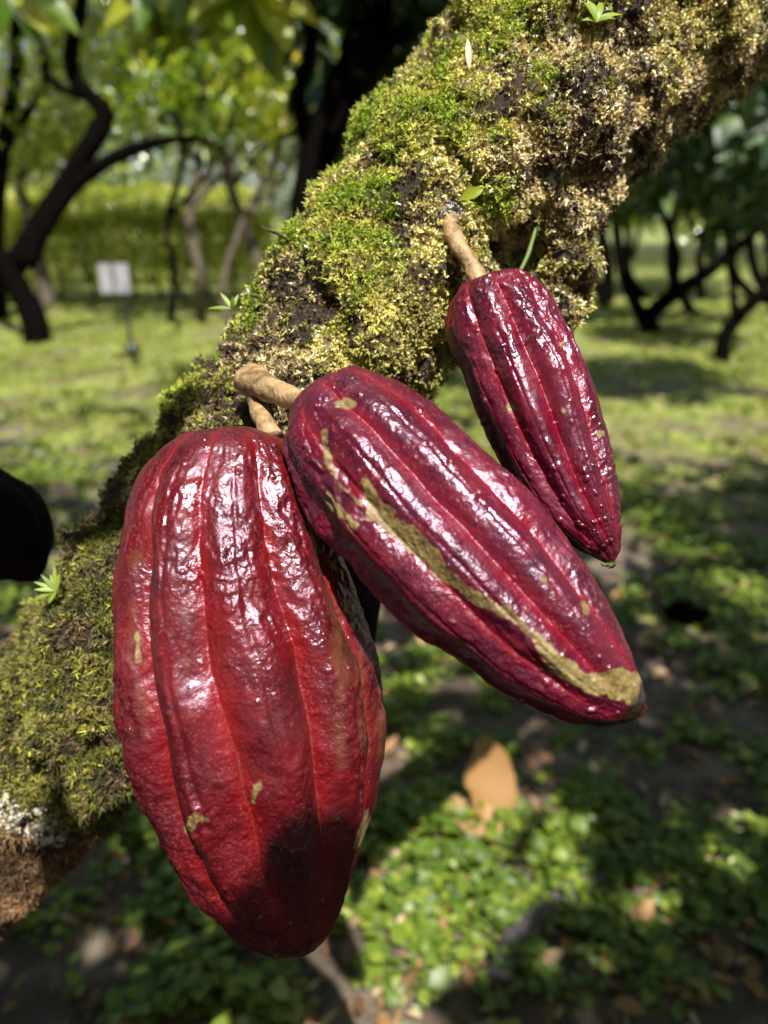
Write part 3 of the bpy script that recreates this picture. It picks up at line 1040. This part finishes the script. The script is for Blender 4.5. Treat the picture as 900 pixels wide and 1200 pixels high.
big_leaf('fallen_leaf', 'upright curled orange-brown dead leaf beside the bright patch of light', 582, 980, 1.8, .165, .10, .02, -.5, .45, .6)
big_leaf('fallen_leaf', 'flat orange dead leaf lying under the upright curled one', 585, 990, 2.45, .14, .075, .03, .35, .65, .35)
big_leaf('fallen_leaf', 'pale grey curled leaf beside the dark edge pod', 90, 590, 2.6, .13, .07, .03, -.3, .95)
big_leaf('fallen_leaf', 'small tan leaf between the dark edge pod and the trunk', 100, 612, 0.6, .07, .05, .02, .1, .9)
big_leaf('fallen_leaf', 'tan leaf on the grass level with the tip of the highest pod', 812, 652, 0.1, .10, .05, .02, .4, .85)
big_leaf('fallen_leaf', 'yellowish leaf on soil below the tan leaf near the frame edge', 870, 685, 0.2, .09, .04, .02, .4, .7)
big_leaf('fallen_leaf', 'grey curled leaf on soil beyond the blackened pod tip', 745, 755, 0.3, .09, .045, .01, -.4, .8)
big_leaf('fallen_leaf', 'large lilac-grey leaf lying at the edge beside green ground cover', 870, 790, 2.0, .10, .05, .01, -.4, .85)
big_leaf('fallen_leaf', 'mauve-brown leaf lying between leafy clumps near the black branch', 748, 1085, 0.9, .05, .025, .02, -.3, .5)
big_leaf('fallen_leaf', 'small yellow leaf on green clumps right of the blackened tip', 850, 925, 1.7, .045, .02, .03, .3, .35)


def ground_twig(label, pix, r, mat, lift=.012):
    pts = []
    for x, y in pix:
        g = G(x, y)
        g[2] = gz(g[0], g[1]) + lift
        pts.append(g)
    v, q, _ = tube(pts, r, 12, 60, .5, 12, 30)
    tag(link('fallen_branch', raw_mesh('fallen_branch', v, q), mat), label, 'branch', 'fallen branches')


ground_twig('bent black fallen branch lying among green ground leaves', [(585, 1150), (605, 1100), (655, 1050), (715, 1030), (765, 1005), (825, 990)], [.020, .021, .018, .013, .011, .006], M['twig'])
ground_twig('long thin dark fallen branch on the bare soil above the dark edge pod', [(-60, 510), (20, 522), (70, 540), (115, 545), (165, 540)], [.018, .02, .018, .016, .01], M['twig'])


def clod(label, px, py, r):
    g = G(px, py)
    g[2] = gz(g[0], g[1]) + r * .4
    th = np.linspace(0, 2 * math.pi, 24, endpoint=False)
    ph = np.linspace(0.02, math.pi - 0.02, 16)
    A, B = np.meshgrid(ph, th, indexing='ij')
    v = np.stack([np.sin(A) * np.cos(B), np.sin(A) * np.sin(B), np.cos(A) * .7], -1).reshape(-1, 3)
    v = v * (r * (1 + 1.3 * fbm(v + px, 1.9, 3, 2)))[:, None] + g
    i, j = np.meshgrid(np.arange(15), np.arange(24), indexing='ij')
    j2 = (j + 1) % 24
    q = np.stack([i * 24 + j, (i + 1) * 24 + j, (i + 1) * 24 + j2, i * 24 + j2], -1).reshape(-1, 4)
    tag(link('dark_clod', raw_mesh('dark_clod', v, q), M['bark_shade_black']), label, 'clod')


clod('black rotted husk lump on the soil beside the middle pod tip', 803, 725, .055)


# ------------------------------------------------------------------ trees behind
def crown(ells, n, ln=(.12, .24), wr=.36, down=.5, tint=None, seg=3):
    parts = []
    vol = np.array([a * b_ * c_ for _, (a, b_, c_) in ells])
    for (cen, ax), k in zip(ells, (n * vol / vol.sum()).astype(int)):
        k = max(k, 20)
        # leaves sit in tufts at twig ends
        nt_ = max(6, k // 9)
        tc = rand_unit(nt_) * (rng.random(nt_)[:, None] ** 0.45) * np.array(ax) + np.array(cen)
        c = tc[rng.integers(0, nt_, k)] + rng.normal(0, .06, (k, 3)) * (np.mean(ax) ** .5)
        a = rng.uniform(0, 2 * math.pi, k)
        d = np.stack([np.cos(a), np.sin(a), rng.normal(-down, .4, k)], -1)
        nr = unit(np.stack([rng.normal(0, .5, k), rng.normal(-.2, .5, k), np.ones(k)], -1))
        l = rng.uniform(*ln, k)
        parts.append(leaf_field(c, d, nr, l, l * wr * rng.uniform(.8, 1.2, k), seg, .3, .25, tint=np.where(rng.random(k) < .5, rng.random(k) * .6, rng.uniform(.55, 1, k))))  # tint split paints lit and shaded leaves into the crown
    return join(parts)


def tree(label, base, stems, ells=None, n=0, bark='bark_shade_black', leaf='leaf_mid', ln=(.12, .24), group='trees behind the mossy trunk', name='cacao_tree', down=.5):
    root = empty(name, (base[0], base[1], 0), label, 'tree', group)
    parts = [tube(pts, rr, 10, 30, .25, 4, 8) for pts, rr in stems]
    v, q, _ = join(parts)
    link('trunk', raw_mesh('trunk', v, q), M[bark], root)
    if ells:
        v, q, a = crown(ells, n, ln, down=down)
        link('crown', raw_mesh('crown', v, q, attrs=a), M[leaf], root)
    return root


def gd(px, py):
    """view-axis depth of the ground seen at a pixel"""
    return float(proj(G(px, py))[2])


# forked black tree on the left
D = gd(45, 398)
S = lambda l, d: [P(x, y, d) for x, y in l]
b0 = G(45, 398)
w = lambda px, d=D: px * d / FPX
tree('black forked cacao tree arching over the lawn in front of the hedge', b0,
     [([b0 + [0, 0, -.1]] + S([(38, 370), (18, 330), (14, 310)], D), [w(17), w(15), w(14), w(15)]),
      (S([(14, 318), (50, 255), (90, 195), (122, 138), (108, 115), (86, 90), (84, 50), (96, 5), (90, -60), (110, -160)], D), [w(14), w(12), w(12), w(13), w(10), w(9), w(9), w(8), w(7), w(4)]),
      (S([(30, 312), (55, 262), (90, 215), (140, 182), (190, 166), (230, 163), (262, 175)], D), [w(11), w(10), w(9), w(8), w(6), w(4), w(2)]),
      (S([(16, 320), (-20, 270), (-60, 180), (-80, 40)], D), [w(12), w(10), w(8), w(5)]),
      (S([(108, 118), (60, 95), (52, 60), (36, 20)], D), [w(5), w(5), w(4), w(3)])],
     [(P(60, -120, D), (1.7, 1.5, .75)), (P(250, 40, D + 1.4), (.9, .8, .4))], 1500, ln=(.14, .26))
D2 = 8.6
tree('slender dark tree rising behind the forked tree at the frame edge', P(10, 370, D2),
     [(S([(0, 372), (-4, 280), (2, 180), (18, 90), (20, 0), (30, -120)], D2), [w(10, D2), w(9, D2), w(9, D2), w(8, D2), w(7, D2), w(4, D2)]),
      (S([(8, 170), (50, 100), (45, 60)], D2), [w(6, D2), w(5, D2), w(3, D2)])],
     [(P(20, -60, D2), (1.5, 1.4, .9))], 800)
# big dark tree just behind the trunk
D3 = 3.6
bt = np.array([P(385, 300, D3)[0], P(385, 300, D3)[1], 0.0])
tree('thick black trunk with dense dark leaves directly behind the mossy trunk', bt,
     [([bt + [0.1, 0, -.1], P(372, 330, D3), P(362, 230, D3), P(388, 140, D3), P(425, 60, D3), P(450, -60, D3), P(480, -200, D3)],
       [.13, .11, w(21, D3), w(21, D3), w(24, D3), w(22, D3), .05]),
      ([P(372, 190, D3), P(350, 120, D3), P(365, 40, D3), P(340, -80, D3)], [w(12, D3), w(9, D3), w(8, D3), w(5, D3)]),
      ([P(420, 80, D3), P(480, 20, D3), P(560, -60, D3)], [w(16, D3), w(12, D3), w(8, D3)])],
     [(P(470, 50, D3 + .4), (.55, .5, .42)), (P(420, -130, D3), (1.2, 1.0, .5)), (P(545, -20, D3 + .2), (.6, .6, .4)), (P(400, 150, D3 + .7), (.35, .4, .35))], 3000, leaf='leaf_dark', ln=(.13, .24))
D4 = 8.6
for lab, xs, wd_, bk in (('slim brown leaning tree between the white sign and the mossy trunk', [(318, 372), (300, 300), (270, 220), (250, 130), (215, 40), (190, -60)], 10, 'bark_brown'),
                         ('pale brown multi-stemmed tree in front of the low hedge', [(268, 385), (262, 330), (285, 260), (320, 190), (340, 100), (345, 0)], 7, 'bark_brown'),
                         ('grey-brown leaning tree seen through the fork of the black tree', [(60, 372), (45, 300), (20, 210), (5, 130), (-20, 20)], 12, 'bark_brown'),
                         ('thin dark-trunked tree standing against the hedge beside the sign', [(200, 378), (204, 330), (196, 260), (215, 180), (190, 90), (180, -20)], 6, 'bark_shade_black')):
    dd = D4 + random.uniform(-1, 1.2)
    tree(lab, G(xs[0][0], xs[0][1] - 6), [(S(xs, dd), [w(wd_ * .8, dd), w(wd_ * .6, dd), w(wd_ * .6, dd), w(wd_ * .5, dd), w(wd_ * .3, dd)]),
                      ([P(*xs[2], dd), P(xs[2][0] + 60, xs[2][1] - 80, dd), P(xs[2][0] + 90, xs[2][1] - 190, dd)], [w(wd_ * .5, dd), w(wd_ * .4, dd), w(3, dd)])],
         [(P(xs[-2][0] + 20, xs[-2][1] + 20, dd), (.9, .7, .5)), (P(xs[-1][0] + 60, xs[-1][1] - 60, dd), (1.1, .8, .5))], 1800, bark=bk, leaf='leaf_yellow' if 'brown' in lab else 'leaf_mid', ln=(.10, .2))

# cacao trees on the right
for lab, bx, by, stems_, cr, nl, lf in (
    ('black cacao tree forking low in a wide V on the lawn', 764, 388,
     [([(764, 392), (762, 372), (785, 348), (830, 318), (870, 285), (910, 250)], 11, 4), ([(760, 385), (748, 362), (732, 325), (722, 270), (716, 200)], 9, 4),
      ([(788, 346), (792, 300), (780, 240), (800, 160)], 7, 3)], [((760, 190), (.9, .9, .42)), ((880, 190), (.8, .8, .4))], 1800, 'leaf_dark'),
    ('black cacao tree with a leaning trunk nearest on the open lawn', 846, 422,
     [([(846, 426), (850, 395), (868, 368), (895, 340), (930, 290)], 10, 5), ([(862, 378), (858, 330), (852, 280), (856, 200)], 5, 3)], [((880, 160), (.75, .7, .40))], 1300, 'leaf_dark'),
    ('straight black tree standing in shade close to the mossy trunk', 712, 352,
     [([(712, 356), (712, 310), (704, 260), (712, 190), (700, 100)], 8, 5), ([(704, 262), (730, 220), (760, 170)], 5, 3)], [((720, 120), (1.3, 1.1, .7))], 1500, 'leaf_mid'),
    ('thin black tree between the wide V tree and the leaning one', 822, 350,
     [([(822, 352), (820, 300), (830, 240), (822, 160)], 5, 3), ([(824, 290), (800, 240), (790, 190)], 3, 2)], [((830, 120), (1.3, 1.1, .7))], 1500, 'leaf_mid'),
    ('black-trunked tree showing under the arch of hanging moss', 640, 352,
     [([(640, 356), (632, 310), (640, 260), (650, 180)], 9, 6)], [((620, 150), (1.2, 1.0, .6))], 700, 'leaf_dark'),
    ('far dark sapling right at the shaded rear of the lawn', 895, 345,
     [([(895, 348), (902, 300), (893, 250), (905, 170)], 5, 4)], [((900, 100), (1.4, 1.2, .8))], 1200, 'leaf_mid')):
    dd = gd(bx, by)
    ells = [(P(cx, cy, dd), ax) for (cx, cy), ax in cr]
    tree(lab, G(bx, by), [(S(pts, dd), [w(a, dd), w(a * .85, dd), w((a + b_) / 2, dd), w(b_, dd)]) for pts, a, b_ in stems_], ells, nl, leaf=lf, ln=(.12, .24), down=.7)


# leafy shade trees whose lower boughs fill the upper view
tree('leafy tree with glossy small leaves filling the space above the hedge', G(235, 372),
     [([G(235, 372) - [0, 0, .1], P(236, 330, 8.0), P(222, 250, 8.0), P(240, 150, 8.0), P(225, 20, 8.0)], [.06, .055, .05, .045, .03]),
      ([P(226, 240, 8.0), P(270, 190, 8.0), P(310, 120, 8.0)], [.04, .03, .015]), ([P(232, 190, 8.0), P(190, 140, 8.0), P(150, 90, 8.0)], [.035, .03, .015])],
     [(P(150, 90, 8.8), (1.3, .9, .8)), (P(290, 120, 8.4), (.8, .8, .8)), (P(220, 10, 8.4), (1.6, 1.0, .7)), (P(20, 150, 8.9), (.9, .7, .7))], 11000,
     bark='bark_brown', leaf='leaf_glossy', ln=(.05, .11))
tree('dense broadleaf tree whose dark glossy crown hangs over the lawn at the frame edge', np.array([2.9, 4.3, 0]),
     [([np.array([2.9, 4.3, -.1]), np.array([2.8, 4.3, .9]), np.array([2.6, 4.2, 1.7]), np.array([2.3, 4.2, 2.6])], [.09, .08, .06, .03]),
      ([np.array([2.75, 4.3, 1.2]), np.array([2.2, 4.2, 1.7]), np.array([1.7, 4.1, 1.85])], [.045, .03, .012])],
     [(P(800, 175, 4.2), (.55, .5, .30)), (P(900, 150, 4.0), (.5, .5, .42)), (P(860, 60, 4.2), (.9, .7, .45)), (P(740, 200, 4.6), (.35, .4, .28)), (P(880, 245, 4.6), (.4, .4, .22))], 2600,
     leaf='leaf_dark', ln=(.09, .19), down=.6)


for lab, bx, top, dd, wd_ in (('slim dark sapling just past the arch of hanging moss', 690, 700, 10.5, 6), ('slim dark stem between the shaded straight tree and the V tree', 735, 715, 11.5, 6),
                              ('thin twisted dark tree rising inside the V of the low forked tree', 785, 800, 10.0, 6), ('slender dark tree seen right above the leaning trunk', 860, 850, 11.0, 6),
                              ('slender dark tree at the far edge beyond the leaning trunk', 882, 895, 9.6, 7)):
    base = P(bx, 600, dd)
    base = np.array([base[0], base[1], 0.0])
    xj = [random.uniform(-7, 7) for _ in range(3)]
    sg = random.choice((-1, 1))
    pts = [base - [0, 0, .1], P(bx + xj[0], 320, dd), P(bx + xj[1], 270, dd), P(top + xj[2], 200, dd), P(top, 90, dd)]
    tree(lab, base, [(pts, [w(wd_, dd), w(wd_ * .8, dd), w(wd_ * .7, dd), w(wd_ * .5, dd)]), ([pts[2], P(bx + xj[1] + 26 * sg, 225, dd), P(top + 75 * sg, 140, dd)], [w(wd_ * .5, dd), w(wd_ * .4, dd), w(2, dd)])],
         [(P(top, 150, dd), (1.0, .8, .55)), (P(bx, 235, dd + .5), (.6, .5, .3))], 2200, leaf='leaf_glossy', ln=(.08, .18))


# hedges
def hedge(label, x0, x1, y, depth, h, n, leaf='leaf_yellow', z0=.0):
    root = empty('hedge', ((x0 + x1) / 2, y + depth / 2, 0), label, 'hedge', 'clipped hedges behind the lawn')
    c = np.stack([rng.uniform(x0, x1, n), y + rng.random(n) ** 1.6 * depth, z0 + (h - z0) * rng.random(n) ** .7], -1)
    top = rng.random(n) < .35
    c[top, 2] = h - rng.random(top.sum()) ** 2 * .15
    c += fbm(c, 1.5, 3, 31)[:, None] * np.array([0, .35, .34])
    d = unit(np.stack([rng.normal(0, .6, n), rng.normal(-.5, .5, n), rng.normal(.3, .5, n)], -1))
    nr = unit(np.stack([rng.normal(-.2, .6, n), rng.normal(-1.0, .5, n), np.ones(n)], -1))
    ln = rng.uniform(.05, .11, n)
    V, Q, A = leaf_field(c, d, nr, ln, ln * .5, 2, .3, .2)
    link('foliage', raw_mesh('foliage', V, Q, attrs=A), M[leaf], root)
    xx = x0 + .15
    while xx < x1:
        yy = y + depth * random.uniform(.3, .7)
        v, q, _ = (tube([np.array([xx, yy, -.05]), np.array([xx + random.uniform(-.08, .08), yy, h * .5]), np.array([xx + random.uniform(-.15, .15), yy, h * .92])], [.025, .02, .01], 6, 8, .2, 3, 9))
        link('stem', raw_mesh('stem', v, q), M['bark_shade_black'], root)
        xx += random.uniform(.3, .6)


hedge('clipped yellow-green hedge with a level top behind the white sign', -7.2, -1.5, 10.3, 1.0, 1.06, 14000, z0=.2)
hedge('taller dim hedge showing above the level one', -9.5, -2.0, 13.5, 1.2, 1.45, 11000, leaf='leaf_yellow')


# ------------------------------------------------------------------ far wood: one mass
def far_wood():
    n = 150000
    x = rng.uniform(-22, 22, n)
    y = 15 + rng.random(n) * 14
    z = rng.random(n) ** .9 * 7.5 + .7
    c = np.stack([x, y, z], -1)
    dens = fbm(c, .35, 3, 81)
    gap = np.exp(-((x + 3.6) ** 2) / 2.2) * np.exp(-((z - 1.4) ** 2) / .8)
    keep = (dens > -.32 + gap * .8)
    c = c[keep]
    n = len(c)
    a = rng.uniform(0, 2 * math.pi, n)
    d = np.stack([np.cos(a), np.sin(a), rng.normal(-.4, .5, n)], -1)
    nr = unit(np.stack([rng.normal(0, .6, n), rng.normal(-.4, .5, n), np.ones(n)], -1))
    ln = rng.uniform(.12, .30, n)
    L1 = leaf_field(c, d, nr, ln, ln * .4, 2, .3, .25, tint=np.where(rng.random(n) < .68, rng.random(n) * .5, rng.uniform(.6, 1, n)))  # mostly dark, some bright: shaded depth and sun glints painted by tint
    tag(link('forest', raw_mesh('forest', L1[0], L1[1], attrs=L1[2]), M['leaf_glossy']), 'far mass of sunlit and shaded trees closing the view', 'forest', kind='stuff')
    ps = []
    for _ in range(60):
        bx, by = random.uniform(-22, 22), random.uniform(14, 28)
        k = random.uniform(-.8, .8)
        r = random.uniform(.05, .12)
        ps.append(tube([np.array([bx, by, -.1]), np.array([bx + k * .3, by, 1.6]), np.array([bx + k, by, 3.4]), np.array([bx + k * 1.3, by, 7])], [r, r * .8, r * .7, r * .3], 8, 14, .3, 4, 3))
    v, q, _ = join(ps)
    tag(link('woods', raw_mesh('woods', v, q), M['bark_brown']), 'thin brown stems standing in the far wood', 'woods', kind='stuff')


far_wood()


# ------------------------------------------------------------------ sign on the lawn
def box(cx, cy, cz, sx, sy, sz):
    v = np.array([[x, y, z] for x in (-1, 1) for y in (-1, 1) for z in (-1, 1)], float) * [sx / 2, sy / 2, sz / 2] + [cx, cy, cz]
    q = np.array([[0, 1, 3, 2], [4, 6, 7, 5], [0, 4, 5, 1], [2, 3, 7, 6], [0, 2, 6, 4], [1, 5, 7, 3]])
    return v, q, {}


g = G(157, 425)
ds = float(proj(g)[2])
root = empty('sign_post', (g[0], g[1], 0), 'small white two-panel sign on a black post standing on the lawn', 'sign')
ztop = P(150, 306, ds)[2]
zb = P(150, 340, ds)[2]
v, q, _ = join([tube([g + [0, 0, -.1], np.array([g[0] - .01, g[1], .5]), np.array([P(150, 400, ds)[0], g[1], ztop])], [.016, .016, .014], 10, 12, .05)])
link('post', raw_mesh('post', v, q), flat_mat('black_metal', (.015, .015, .015), .4), root)
for px_ in (138, 156):
    c = P(px_, 323, ds)
    wd_ = (14 if px_ == 138 else 15) * ds / FPX
    v, q, _ = box(c[0], g[1] - .03, (ztop + zb) / 2, wd_, .012, ztop - zb)
    link('panel', raw_mesh('panel', v, q, smooth=False), flat_mat('white_board', (.26, .25, .28), .6, .3, 9), root)
zc = P(157, 408, ds)[2]
v, q, _ = tube([np.array([g[0], g[1], zc - .03]), np.array([g[0], g[1] - .005, zc]), np.array([g[0], g[1], zc + .05])], [.045, .06, .03], 12, 8, .2, 2, 12)
link('collar', raw_mesh('collar', v, q), flat_mat('black_collar', (.012, .02, .02), .4), root)


# ------------------------------------------------------------------ unseen leaves overhead, added and gapped to shape sun and shade
LIT = [(P(290, 640, .315), .050), (P(290, 800, .32), .055), (P(300, 900, .325), .034), (P(375, 870, .325), .03), (P(330, 890, .325), .036), (P(250, 860, .325), .03), (P(470, 570, .29), .045), (P(600, 700, .285), .045), (P(720, 800, .285), .03), (P(610, 430, .335), .035),
       (P(690, 590, .333), .03), (P(420, 400, .36), .05), (P(430, 260, .37), .055), (P(540, 180, .36), .06), (P(660, 120, .365), .06), (P(780, 70, .38), .06),
       (P(500, 60, .38), .06), (P(345, 300, .37), .035), (P(590, 20, .37), .06), (P(300, 440, .35), .03), (P(540, 290, .35), .03)]
LIT = [(c_, r_ if i_ < 11 else max(0, r_ - .045)) for i_, (c_, r_) in enumerate(LIT)]
LIT += [(P(90, 740, .41), 0.0), (P(40, 870, .43), 0.0), (P(20, 700, .42), 0.0), (P(30, 965, .45), 0.0)]
GLIT = [(G(520, 985), .18), (G(500, 925), .17), (G(600, 1000), .08), (G(455, 985), .12), (G(885, 960), .10), (G(870, 1010), .05), (G(900, 700), .12)]


def clear_of_sun(c, margin=.13):
    ok = np.ones(len(c), bool)
    for cen, r in LIT:
        rel = c - cen
        perp = np.linalg.norm(rel - (rel @ L)[:, None] * L, axis=1)
        ok &= perp > r + margin
    g_ = c - L[None] * (c[:, 2:3] / L[2])
    for c0, r0 in GLIT:
        ok &= np.hypot(g_[:, 0] - c0[0], g_[:, 1] - c0[1]) > r0 + .05
    return ok


def shade_tree(label, bx, by, ells, n, lean=(0.2, 0.1)):  # unseen trees, added to cut down the skylight
    """unseen cacao trees added around and behind the viewpoint; their crowns block skylight"""
    root = empty('cacao_tree', (bx, by, 0), label, 'tree', 'added trees around the viewpoint')
    b0 = np.array([bx, by, -.1])
    top = np.array([bx + lean[0], by + lean[1], 1.3])
    ps = [tube([b0, b0 * .6 + top * .4 + [.03, 0, 0], top], [.10, .08, .07], 10, 20, .25, 4, 8)]
    for cen, ax in ells:
        ps.append(tube([top, top * .5 + np.array(cen) * .5 + [0, 0, .1], np.array(cen)], [.055, .04, .015], 8, 14, .25, 4, 8))
    v, q, _ = join(ps)
    link('trunk', raw_mesh('trunk', v, q), M['bark_shade_black'], root)
    cs = []
    for cen, ax in ells:
        k = n // len(ells)
        cs.append(rand_unit(k) * rng.random(k)[:, None] ** .4 * np.array(ax) + np.array(cen))
    c = np.vstack(cs)
    c = c[clear_of_sun(c, .14)]
    x, y, d = proj(c)
    c = c[~((d > 0) & (x > -150) & (x < 1050) & (y > -150) & (y < 1300))]
    k = len(c)
    a = rng.uniform(0, 2 * math.pi, k)
    dd = np.stack([np.cos(a), np.sin(a), rng.normal(-.5, .3, k)], -1)
    ln = rng.uniform(.16, .28, k)
    V, Q, A = leaf_field(c, dd, unit(np.stack([rng.normal(0, .5, k), rng.normal(0, .5, k), np.ones(k)], -1)), ln, ln * .38, 3, .3, .25, tint=np.clip(rng.normal(.4, .25, k), 0, 1))
    link('crown', raw_mesh('crown', V, Q, attrs=A), M['leaf_mid'], root)


shade_tree('added unseen cacao tree with a broad crown standing behind the viewpoint', -0.6, -2.6, [((-.9, -2.6, 2.5), (1.5, 1.3, .9)), ((.9, -2.9, 2.4), (1.4, 1.3, .9)), ((-.2, -1.7, 3.2), (1.8, 1.1, .6))], 5200)
shade_tree('added unseen cacao tree shading the path to one side of the viewpoint', -3.0, -.3, [((-2.9, -.6, 2.3), (1.2, 1.5, 1.0)), ((-2.4, .9, 2.6), (1.0, 1.2, .8)), ((-1.9, -.3, 3.1), (1.0, 1.4, .5))], 4200)
shade_tree('added unseen cacao tree with low boughs on the other side of the viewpoint', 2.8, -.4, [((2.6, -.6, 2.2), (1.2, 1.5, 1.0)), ((2.3, .9, 2.6), (.9, 1.2, .8)), ((1.6, -.8, 3.0), (1.0, 1.4, .5))], 4200)
shade_tree('tall unseen cacao tree added far behind the viewpoint', 0.5, -6.0, [((-1.8, -5.6, 2.6), (2.2, 1.3, 1.6)), ((2.0, -5.6, 2.6), (2.2, 1.3, 1.6))], 3600)
shade_tree('bushy unseen cacao tree added at the rear corner of the grove', -4.8, -3.8, [((-4.6, -3.6, 2.0), (1.8, 1.8, 1.6))], 2400)
shade_tree('bushy unseen cacao tree added at the opposite rear corner of the grove', 4.8, -3.8, [((4.6, -3.6, 2.0), (1.8, 1.8, 1.6))], 2400)


def build_shade_canopy():
    n = 60000
    gx = rng.uniform(-7, 9, n)
    gy = rng.uniform(-.5, 11.5, n)
    z = rng.uniform(2.3, 3.6, n)
    p = np.stack([gx, gy, 0 * gx], -1)
    # where sun reaches the ground: little near, more on the open lawn
    open_ = .8 * fbm(p, .8, 2, 91) + .9 * fbm(p, 4.2, 3, 93)
    thr = 0.24 - 0.20 * sstep(2.2, 5.0, gy) - 0.10 * sstep(.5, 2, gx) * sstep(2, 4, gy) - .5 * sstep(4.5, 5.5, gy) * (gx < .5)
    shade = open_ < thr
    for c0, r0 in GLIT:
        shade &= np.hypot(gx - c0[0], (gy - c0[1])) > r0 * (1 + .5 * open_)
    prob = np.where(gy < 3.2, .46, .11) * (gy < 7.5) * (np.abs(gx) < 2.4 + gy * .5)
    keep = shade & (rng.random(n) < prob)
    gx, gy, z = gx[keep], gy[keep], z[keep]
    c = np.stack([gx, gy, 0 * gx], -1) + L[None] * (z / L[2])[:, None]
    ok = np.ones(len(c), bool)
    ok = clear_of_sun(c)
    c = c[ok]
    # keep clear of the view
    x, y, d = proj(c)
    ok = ~((d > 0.2) & (x > -60) & (x < 960) & (y > -40) & (y < 1240))
    c = c[ok]
    n = len(c)
    a = rng.uniform(0, 2 * math.pi, n)
    d = np.stack([np.cos(a), np.sin(a), rng.normal(-.15, .3, n)], -1)
    nr = unit(L[None] + rng.normal(0, .35, (n, 3)))
    ln = rng.uniform(.14, .24, n)
    off = unit(d - (d @ L)[:, None] * 0) * ln[:, None] * .5
    parts = [leaf_field(c - off, d, nr, ln, ln * .38, 3, .2, .2, tint=np.clip(rng.normal(.45, .25, n), 0, 1))]
    # a few unseen sprays added to shade the lower trunk
    for (px, py, dd, rr, k) in ((100, 800, .39, .08, 10), (30, 880, .42, .08, 9), (170, 660, .385, .04, 5), (-10, 610, .44, .06, 40), (120, 900, .42, .05, 6), (240, 530, .37, .03, 4), (395, 700, .405, .025, 10)):
        cen = P(px, py, dd)
        tdist = rng.uniform(.75, 1.5, k)
        cc = cen + L * tdist[:, None] + rng.normal(0, rr * .62, (k, 3))
        keep = np.ones(k, bool)
        for c2, r2 in LIT:
            rel = cc - c2
            perp = np.linalg.norm(rel - (rel @ L)[:, None] * L, axis=1)
            keep &= perp > r2 * .9 + .035
        cc = cc[keep]
        k = len(cc)
        if not k:
            continue
        a = rng.uniform(0, 2 * math.pi, k)
        d2 = np.stack([np.cos(a), np.sin(a), rng.normal(0, .3, k)], -1)
        l2 = rng.uniform(.05, .09, k)
        parts.append(leaf_field(cc - unit(d2) * l2[:, None] * .5, d2, unit(L[None] + rng.normal(0, .2, (k, 3))), l2, l2 * .55, 3, .1, .1, tint=rng.random(k)))
    # small unseen leaves added so their shadow falls on the tip of the biggest pod
    for (px, py, t_, ang) in ((352, 1040, .80, 1.3), (340, 1085, .95, .4), (385, 1010, 1.0, 2.0)):
        cc = np.array([P(px, py, .30) + L * t_])
        d2 = unit(np.array([[math.cos(ang), math.sin(ang) * .6, -.3]]))
        parts.append(leaf_field(cc - d2 * .03, d2, L[None], np.array([.062]), np.array([.034]), 3, .1, .1, tint=np.array([.4])))
    v, q, a = join(parts)
    link('crown', raw_mesh('crown', v, q, attrs=a), M['leaf_mid'], TREE)  # unseen leaves, set out for the shade they cast


build_shade_canopy()


# long leaves hanging in from above, belonging to a nearer branch
def hanging(label, px, py, d, leaves, mat='leaf_dark'):
    base = P(px, py, d)
    root = empty('leafy_branch', base, label, 'branch', 'leafy branches hanging into view')
    v, q, _ = tube([base + [0, 0, .9], base + [0.02, 0, .4], base], [.008, .006, .003], 8, 14, .2)
    link('stem', raw_mesh('stem', v, q), M['bark_shade_black'], root)
    for (dx, dy, ln, wd_) in leaves:
        dirv = CR * dx + CU * dy - CF * random.uniform(-.1, .3)
        l = ln * d / FPX
        start = base + CR * random.uniform(-.1, .1) * l + np.array([0, 0, random.uniform(0, .5) * l])
        V, Q, A = leaf_field(np.array([start]), np.array([dirv]), np.array([[random.uniform(-.6, .6), -.8, .6]]), np.array([l]), np.array([wd_ * d / FPX]), 10, .2, .3)
        link('leaf', raw_mesh('leaf', V, Q, attrs=A), M[mat], root)


hanging('spray of long dark drooping leaves under the right end of the mossy trunk', 868, 70, 1.7, [(-.15, -1, 120, 34), (.1, -1, 110, 30), (-.5, -1, 100, 30), (.4, -1, 120, 34), (.9, -.5, 90, 32), (.7, -1.1, 120, 36)])
hanging('spray of glossy mid-green leaves at the edge beyond the mossy trunk', 905, 150, 2.6, [(-1, -.3, 60, 20), (-.9, .1, 55, 18), (-.7, -.8, 55, 20), (-.2, -1, 60, 20), (.3, -1, 60, 18), (-1, -.6, 50, 18), (-.5, .5, 50, 18)])
hanging('spray of broad bright leaves crossing the top between the two dark trunks', 300, 10, 3.4, [(-.9, -.6, 95, 34), (-.5, -1, 85, 30), (.3, -1, 110, 44), (.9, -.6, 90, 36), (-1, -.1, 100, 34), (.6, -1, 90, 36), (.1, -1.2, 90, 30)], 'leaf_yellow')
hanging('spray of long leaves hanging in at the top beside the forked tree', 190, -20, 3.4, [(-.9, -.6, 95, 30), (-.3, -1, 85, 30), (.3, -1, 80, 30), (.9, -.6, 90, 30), (1, -.2, 80, 30)], 'leaf_mid')
hanging('spray of blurred green leaves in the upper corner of the view', 20, -10, 3.0, [(-.3, -1, 85, 30), (.3, -1, 80, 30), (.9, -.6, 80, 30), (-.9, -.5, 70, 30), (.6, -1, 75, 28)], 'leaf_mid')
